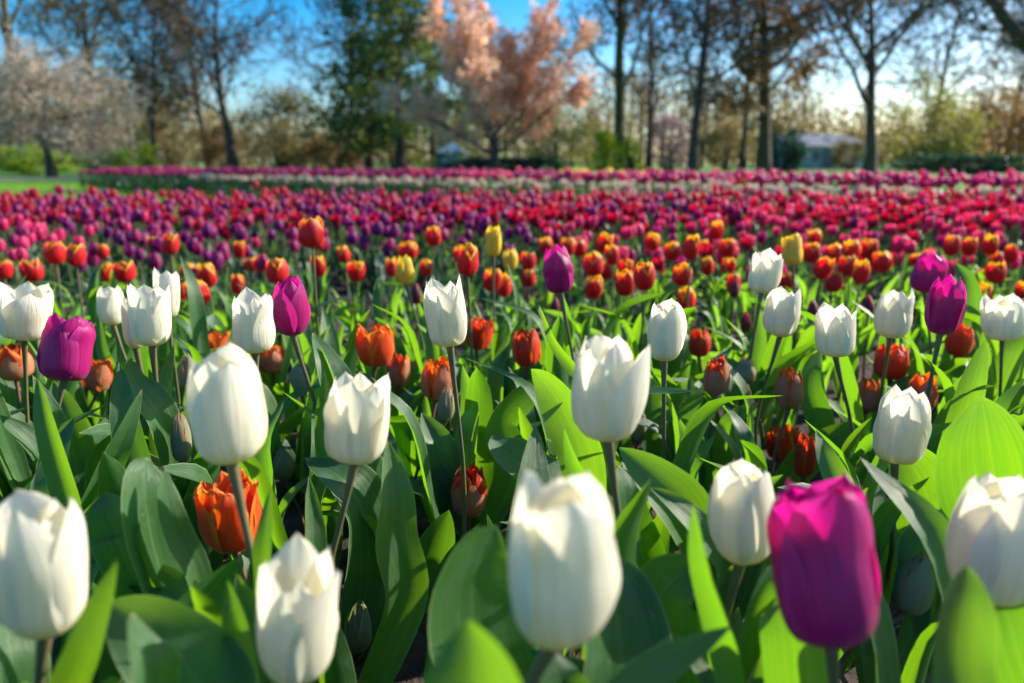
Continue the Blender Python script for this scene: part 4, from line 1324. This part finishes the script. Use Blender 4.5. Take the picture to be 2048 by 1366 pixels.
DULLS = [(833, 564, 608, 22), (1108, 592, 632, 20), (1055, 584, 616, 18), (1468, 556, 596, 20), (1490, 620, 664, 22), (1610, 568, 602, 18), (1626, 597, 640, 22), (1946, 596, 642, 28), (1735, 585, 630, 26), (1000, 600, 630, 18),
         (440, 610, 640, 18), (700, 600, 632, 18), (1320, 585, 615, 18), (90, 590, 620, 18), (1820, 600, 634, 20)]

_r = np.random.default_rng(8)
for _k in range(400):
    if len(FLAMES) >= 80:
        break
    _t = _r.uniform(1.35, 2.05)
    _px = _r.uniform(5, 2045)
    _b = P(_px, 500, _t)
    _b[2] = _r.normal(0.235, 0.018)
    _x, _y, _ = project(_b)
    _h = F * 0.050 / _t
    if _px < 900 and _r.random() < 0.75:
        continue
    if _y > 625 or (640 < _px < 900 and _y > 545) or any(abs(f[0] - _x) < 24 and abs(f[2] - _y) < 26 for f in FLAMES):
        continue
    if any(abs(h[1] - _x) < h[4] / 2 + 10 and h[2] - 15 < _y < h[3] + 30 for h in HEROES):
        continue
    FLAMES.append((_x, _y - _h, _y, _h * _r.uniform(0.62, 0.82)))
rng = np.random.default_rng(31)
MID = []
for i, (cx, top, bot, w) in enumerate(FLAMES):
    t = F * 0.052 * rng.uniform(0.96, 1.06) / max(bot - top, 34)
    base = P(cx, bot, t)
    H = height_to(cx, bot, top, t)
    kind = K_YELLOW if i == 24 else K_FLAME
    o = small_tulip(rng, "flame_tulip", kind, base, w * t / F / 2 * 0.98, H, "tulip", "red tulips with yellow tips behind the front bed", L_MID, 4, rng.normal(0, 0.06))
    MID.append((o, cx, (top + bot) / 2, bot - top))
for i, (cx, top, bot, w) in enumerate(DULLS):
    t = F * 0.045 / (bot - top)
    base = P(cx, bot, t)
    o = small_tulip(rng, "closed_red_tulip", K_DULL, base, w * t / F / 2, height_to(cx, bot, top, t), "tulip", "closed dark red tulips behind the front bed", L_MID, 3, rng.normal(0, 0.06))
    MID.append((o, cx, (top + bot) / 2, bot - top))

# leafy plants between them
feet = [(o.location.x, o.location.y) for o, *_ in MID]
for gy in np.arange(1.28, 2.15, 0.125):
    half = gy * 0.72 + 0.05
    for gx in np.arange(-half, half, 0.125):
        x, y = gx + rng.normal(0, 0.03), gy + rng.normal(0, 0.03)
        px = project((x, y, 0.2))[0]
        if (640 < px < 800 and y > 1.45) or min(math.hypot(a - x, b - y) for a, b in feet) < 0.075:
            continue
        o = thing("young_tulip", "", "tulip", (x, y, 0), "young tulip plants without a flower yet")
        for k in range(4):
            a, sc = rng.uniform(0, 6.283), rng.uniform(0.8, 1.1)
            me = L_MID[rng.integers(len(L_MID))]
            tip = np.array(me.vertices[len(me.vertices) - 4].co) * sc
            tip = np.array([tip[0] * math.cos(a) + x, tip[0] * math.sin(a) + y, tip[2]])
            if blocked(tip):
                continue
            lf = link("leaf", me, o)
            lf.rotation_euler = (0, 0, a)
            lf.scale = (sc,) * 3
        if not o.children:
            bpy.data.objects.remove(o)

# the pink, violet and crimson bed
PATCH = ("left", "middle", "right")
counts = {}
plants = []
_rows = list(np.arange(2.1, 3.0, 0.112)) + list(np.arange(3.0, 4.75, 0.078))
for gy in _rows:
    half = gy * 0.70 + 0.12
    for gx in np.arange(-half, half, 0.112 if gy < 3 else 0.078):
        x, y = gx + rng.normal(0, 0.03), gy + rng.normal(0, 0.03)
        px, _, t = project((x, y, 0.25))
        if y < 2.32 and 560 < px < 1080:
            continue
        if y < 2.5 and 620 < px < 900 and rng.random() < 0.6:
            continue
        plants.append((t, x, y, px))
plants.sort()
rest = []
for t, x, y, px in plants:
    r = rng.random()
    far = y > 3.02 + 0.12 * math.sin(px * 0.01)
    if far:
        key = "crimson" if r < (0.54 if px < 1400 else 0.62) else ("violet" if r < (0.82 if px < 1200 else 0.72) else "magenta")
        if px > 1500 and r > 0.72:
            key = "pink"
    elif px < 130:
        key = "pink" if r < 0.75 else "magenta"
    elif px < 1060:
        key = "magenta" if r < 0.38 else ("violet" if r < 0.95 else "pink")
    else:
        key = "pink" if r < 0.72 else ("magenta" if r < 0.90 else "crimson")
    kind = {"crimson": K_CRIMSON, "violet": K_VIOLET, "magenta": K_MAGENTA, "pink": K_PINK}[key]
    H = rng.uniform(0.038, 0.055)
    R = H * rng.uniform(0.31, 0.39) * (1.2 if key == "crimson" else 1)
    z = np.interp(y, [2.1, 3.0, 4.7], [0.235, 0.275, 0.300]) + rng.normal(0, 0.022) - H
    name = key + "_tulip"
    counts[key] = counts.get(key, 0) + 1
    if counts[key] > 300:
        rest.append((key, x, y, z, R, H))
        continue
    part = PATCH[0] if px < 680 else (PATCH[1] if px < 1370 else PATCH[2])
    row = "nearer rows" if not far else "far rows"
    lab = f"{key} tulip among many alike in the {row}, {part} part of the crimson bed"
    small_tulip(rng, name, kind, (x, y, z), R, H, "tulip", f"{key} tulips in the {row}, {part} part of the bed", L_FAR, 2 if y < 3.2 else 1, rng.normal(0, 0.08), lab)


def mass(name, items, label):
    """Many far tulips as one mass: simple six sided blooms, stems and leaf blades."""
    rng = np.random.default_rng(55)
    mats = [CRIMSON, VIOLET, MAGENTA, PINK, LEAF_BLUE, F_WHITE, YELLOW, ORANGE]
    idx = {"crimson": 0, "violet": 1, "magenta": 2, "pink": 3, "white": 5, "yellow": 6, "orange": 7}
    m = MB()
    pr = np.array([(0.25, 0), (0.85, 0.14), (1.0, 0.42), (0.86, 0.75), (0.55, 1.0)])
    a = np.arange(9) / 9 * 6.283
    for key, x, y, z, R, H in items:
        g = np.zeros((5, 9, 3))
        wob = rng.uniform(0.85, 1.1, 9)
        g[..., 0] = x + pr[:, 0, None] * R * np.cos(a) * wob
        g[..., 1] = y + pr[:, 0, None] * R * np.sin(a) * wob
        g[..., 2] = z + pr[:, 1, None] * H * np.where(pr[:, 1, None] > 0.9, rng.uniform(0.8, 1.1, 9), 1)
        uv = np.zeros((5, 9, 2))
        uv[..., 0] = (np.arange(9) % 3) / 3
        uv[..., 1] = pr[:, 1, None]
        m.grid(g, uv, idx[key], True)
        m.tube([[x, y, 0], [x, y, z]], [0.003, 0.003], 3, 4)
        for k in range(2):
            az, L = rng.uniform(0, 6.28), z * rng.uniform(0.6, 0.9)
            d = np.array([math.cos(az), math.sin(az), 0])
            s = np.array([-d[1], d[0], 0]) * 0.013
            q = np.array([x, y, 0])
            t1, t2 = q + d * L * 0.2 + [0, 0, L * 0.6], q + d * L * 0.5 + [0, 0, L]
            c = np.stack([np.stack([q - s * 0.5, q + s * 0.5, t1 + s, t1 - s]), np.stack([t1 - s, t1 + s, t2 + s * 0.1, t2 - s * 0.1])])
            m.quads(c, np.full((2, 2), 0.5), 4)
    tag(m.build(name, mats), label, "tulip bed", kind="stuff")


mass("crimson_tulip_bed", rest, "farthest dense rows of the crimson and violet tulip bed")

# the long bed beyond the lawn, running nearer towards the right
items = []
A, B = ground_at(150, 15.0)[:2], ground_at(2300, 5.0)[:2]
ln = np.linalg.norm(B - A)
dr = (B - A) / ln
nr = np.array([-dr[1], dr[0]]) * (1 if -dr[0] * 1 < 0 else -1)
for k in range(2900):
    s, q = rng.uniform(0, 1), rng.uniform(0, 1)
    p = A + dr * s * ln + nr * q * 1.7
    px = project((*p, 0.3))[0]
    if q < 0.22:
        key, z = ("white", rng.normal(0.215, 0.02)) if px > 380 else ("magenta", 0.27)
    else:
        u = rng.random()
        key = "pink" if u < 0.30 else ("magenta" if u < 0.84 else "violet")
        z = rng.normal(0.295, 0.026)
        if 1120 < px < 1290 and q > 0.8:
            key, z = "yellow", rng.normal(0.33, 0.015)
        elif 1290 < px < 1560 and u > 0.95:
            key = "orange"
    items.append((key, p[0], p[1], z, 0.030, 0.064))
mass("far_tulip_bed", items, "long magenta tulip bed edged with low white flowers beyond the grass strip")


# ------------------------------------------------------------------ labels for the plants told apart by their neighbours
SHORT = {0: "large white tulip at the lower left edge", 1: "low white tulip", 2: "biggest white tulip", 3: "white tulip touching the big purple one", 4: "white tulip behind a pointed leaf",
         5: "broad white tulip", 6: "even three pointed white tulip", 7: "splayed white tulip", 8: "white tulip by the round leaf", 9: "open white tulip at the left edge", 10: "small white tulip at left",
         11: "overlapping white pair", 14: "white and slim purple pair", 15: "tall stemmed white tulip", 16: "slim white tulip", 17: "three pointed far white crown", 18: "white tulip under the far crown",
         19: "cream white cup", 20: "white tulip crossing a red one", 21: "tilted white tulip at the right edge", 22: "big purple tulip", 23: "square purple tulip", 24: "slim purple tulip",
         25: "lone purple tulip at centre", 26: "bowing violet tulip", 27: "magenta edged violet tulip", 28: "tall narrow yellow tulip", 29: "low yellow tulip", 30: "square yellow tulip",
         31: "wide open orange tulip", 32: "orange bowl shaped tulip", 33: "ragged orange tulip", 34: "round red orange tulip", 36: "orange tulip at the left edge", 40: "small upright red tulip",
         41: "round red tulip under a white one", 45: "grey green tulip with orange crown", 49: "low red mouthed bud", 53: "long grey purple bud", 61: "big grey green bud", 62: "green and purple bud"}
ANCH = []
for i, s in SHORT.items():
    h = HEROES[i]
    ANCH.append((h[1], (h[2] + h[3]) / 2, s))
used = {}


def relate(px, py, what):
    """A label from the nearest named tulip that gives one not yet used."""
    best = sorted(ANCH, key=lambda a: math.hypot(a[0] - px, (a[1] - py) * 1.3))
    for a in best[:5]:
        dx, dy = px - a[0], py - a[1]
        if abs(dx) > 1.3 * abs(dy):
            rel = "left of" if dx < 0 else "right of"
            rel = ("just " if abs(dx) < 70 else "") + rel
        else:
            rel = "above" if dy < 0 else "below"
            if abs(dx) > 0.5 * abs(dy):
                rel += " and left of" if dx < 0 else " and right of"
        s = f"{what} {rel} the {a[2]}"
        if s not in used and len(s.split()) <= 16:
            used[s] = 1
            return s
    a = best[0]
    s = f"{what} near the {a[2]}"
    used[s] = 1
    return s


for o, cx, cyy, h in MID:
    n = o.name.split(".")[0]
    if n == "flame_tulip":
        what = ("tall" if cyy < 480 and h > 40 else "large" if h > 50 else "small" if h < 38 else "") + " red tulip with yellow tips"
    else:
        what = "closed dark red tulip"
    o["label"] = relate(cx, cyy, what.strip())
MID[15][0]["label"] = "tallest red tulip with yellow tips, standing alone high at left of centre"
for o in [x for x in scene.objects if x.name.split(".")[0] == "young_tulip"]:
    lv = o.children[0]
    c = np.array(o.location) + np.array([0, 0, 0.17])
    px, py, t = project(c)
    o["label"] = relate(px, min(py, 1340), "leafy young tulip" if len(o.children) > 1 else "single tulip leaf")
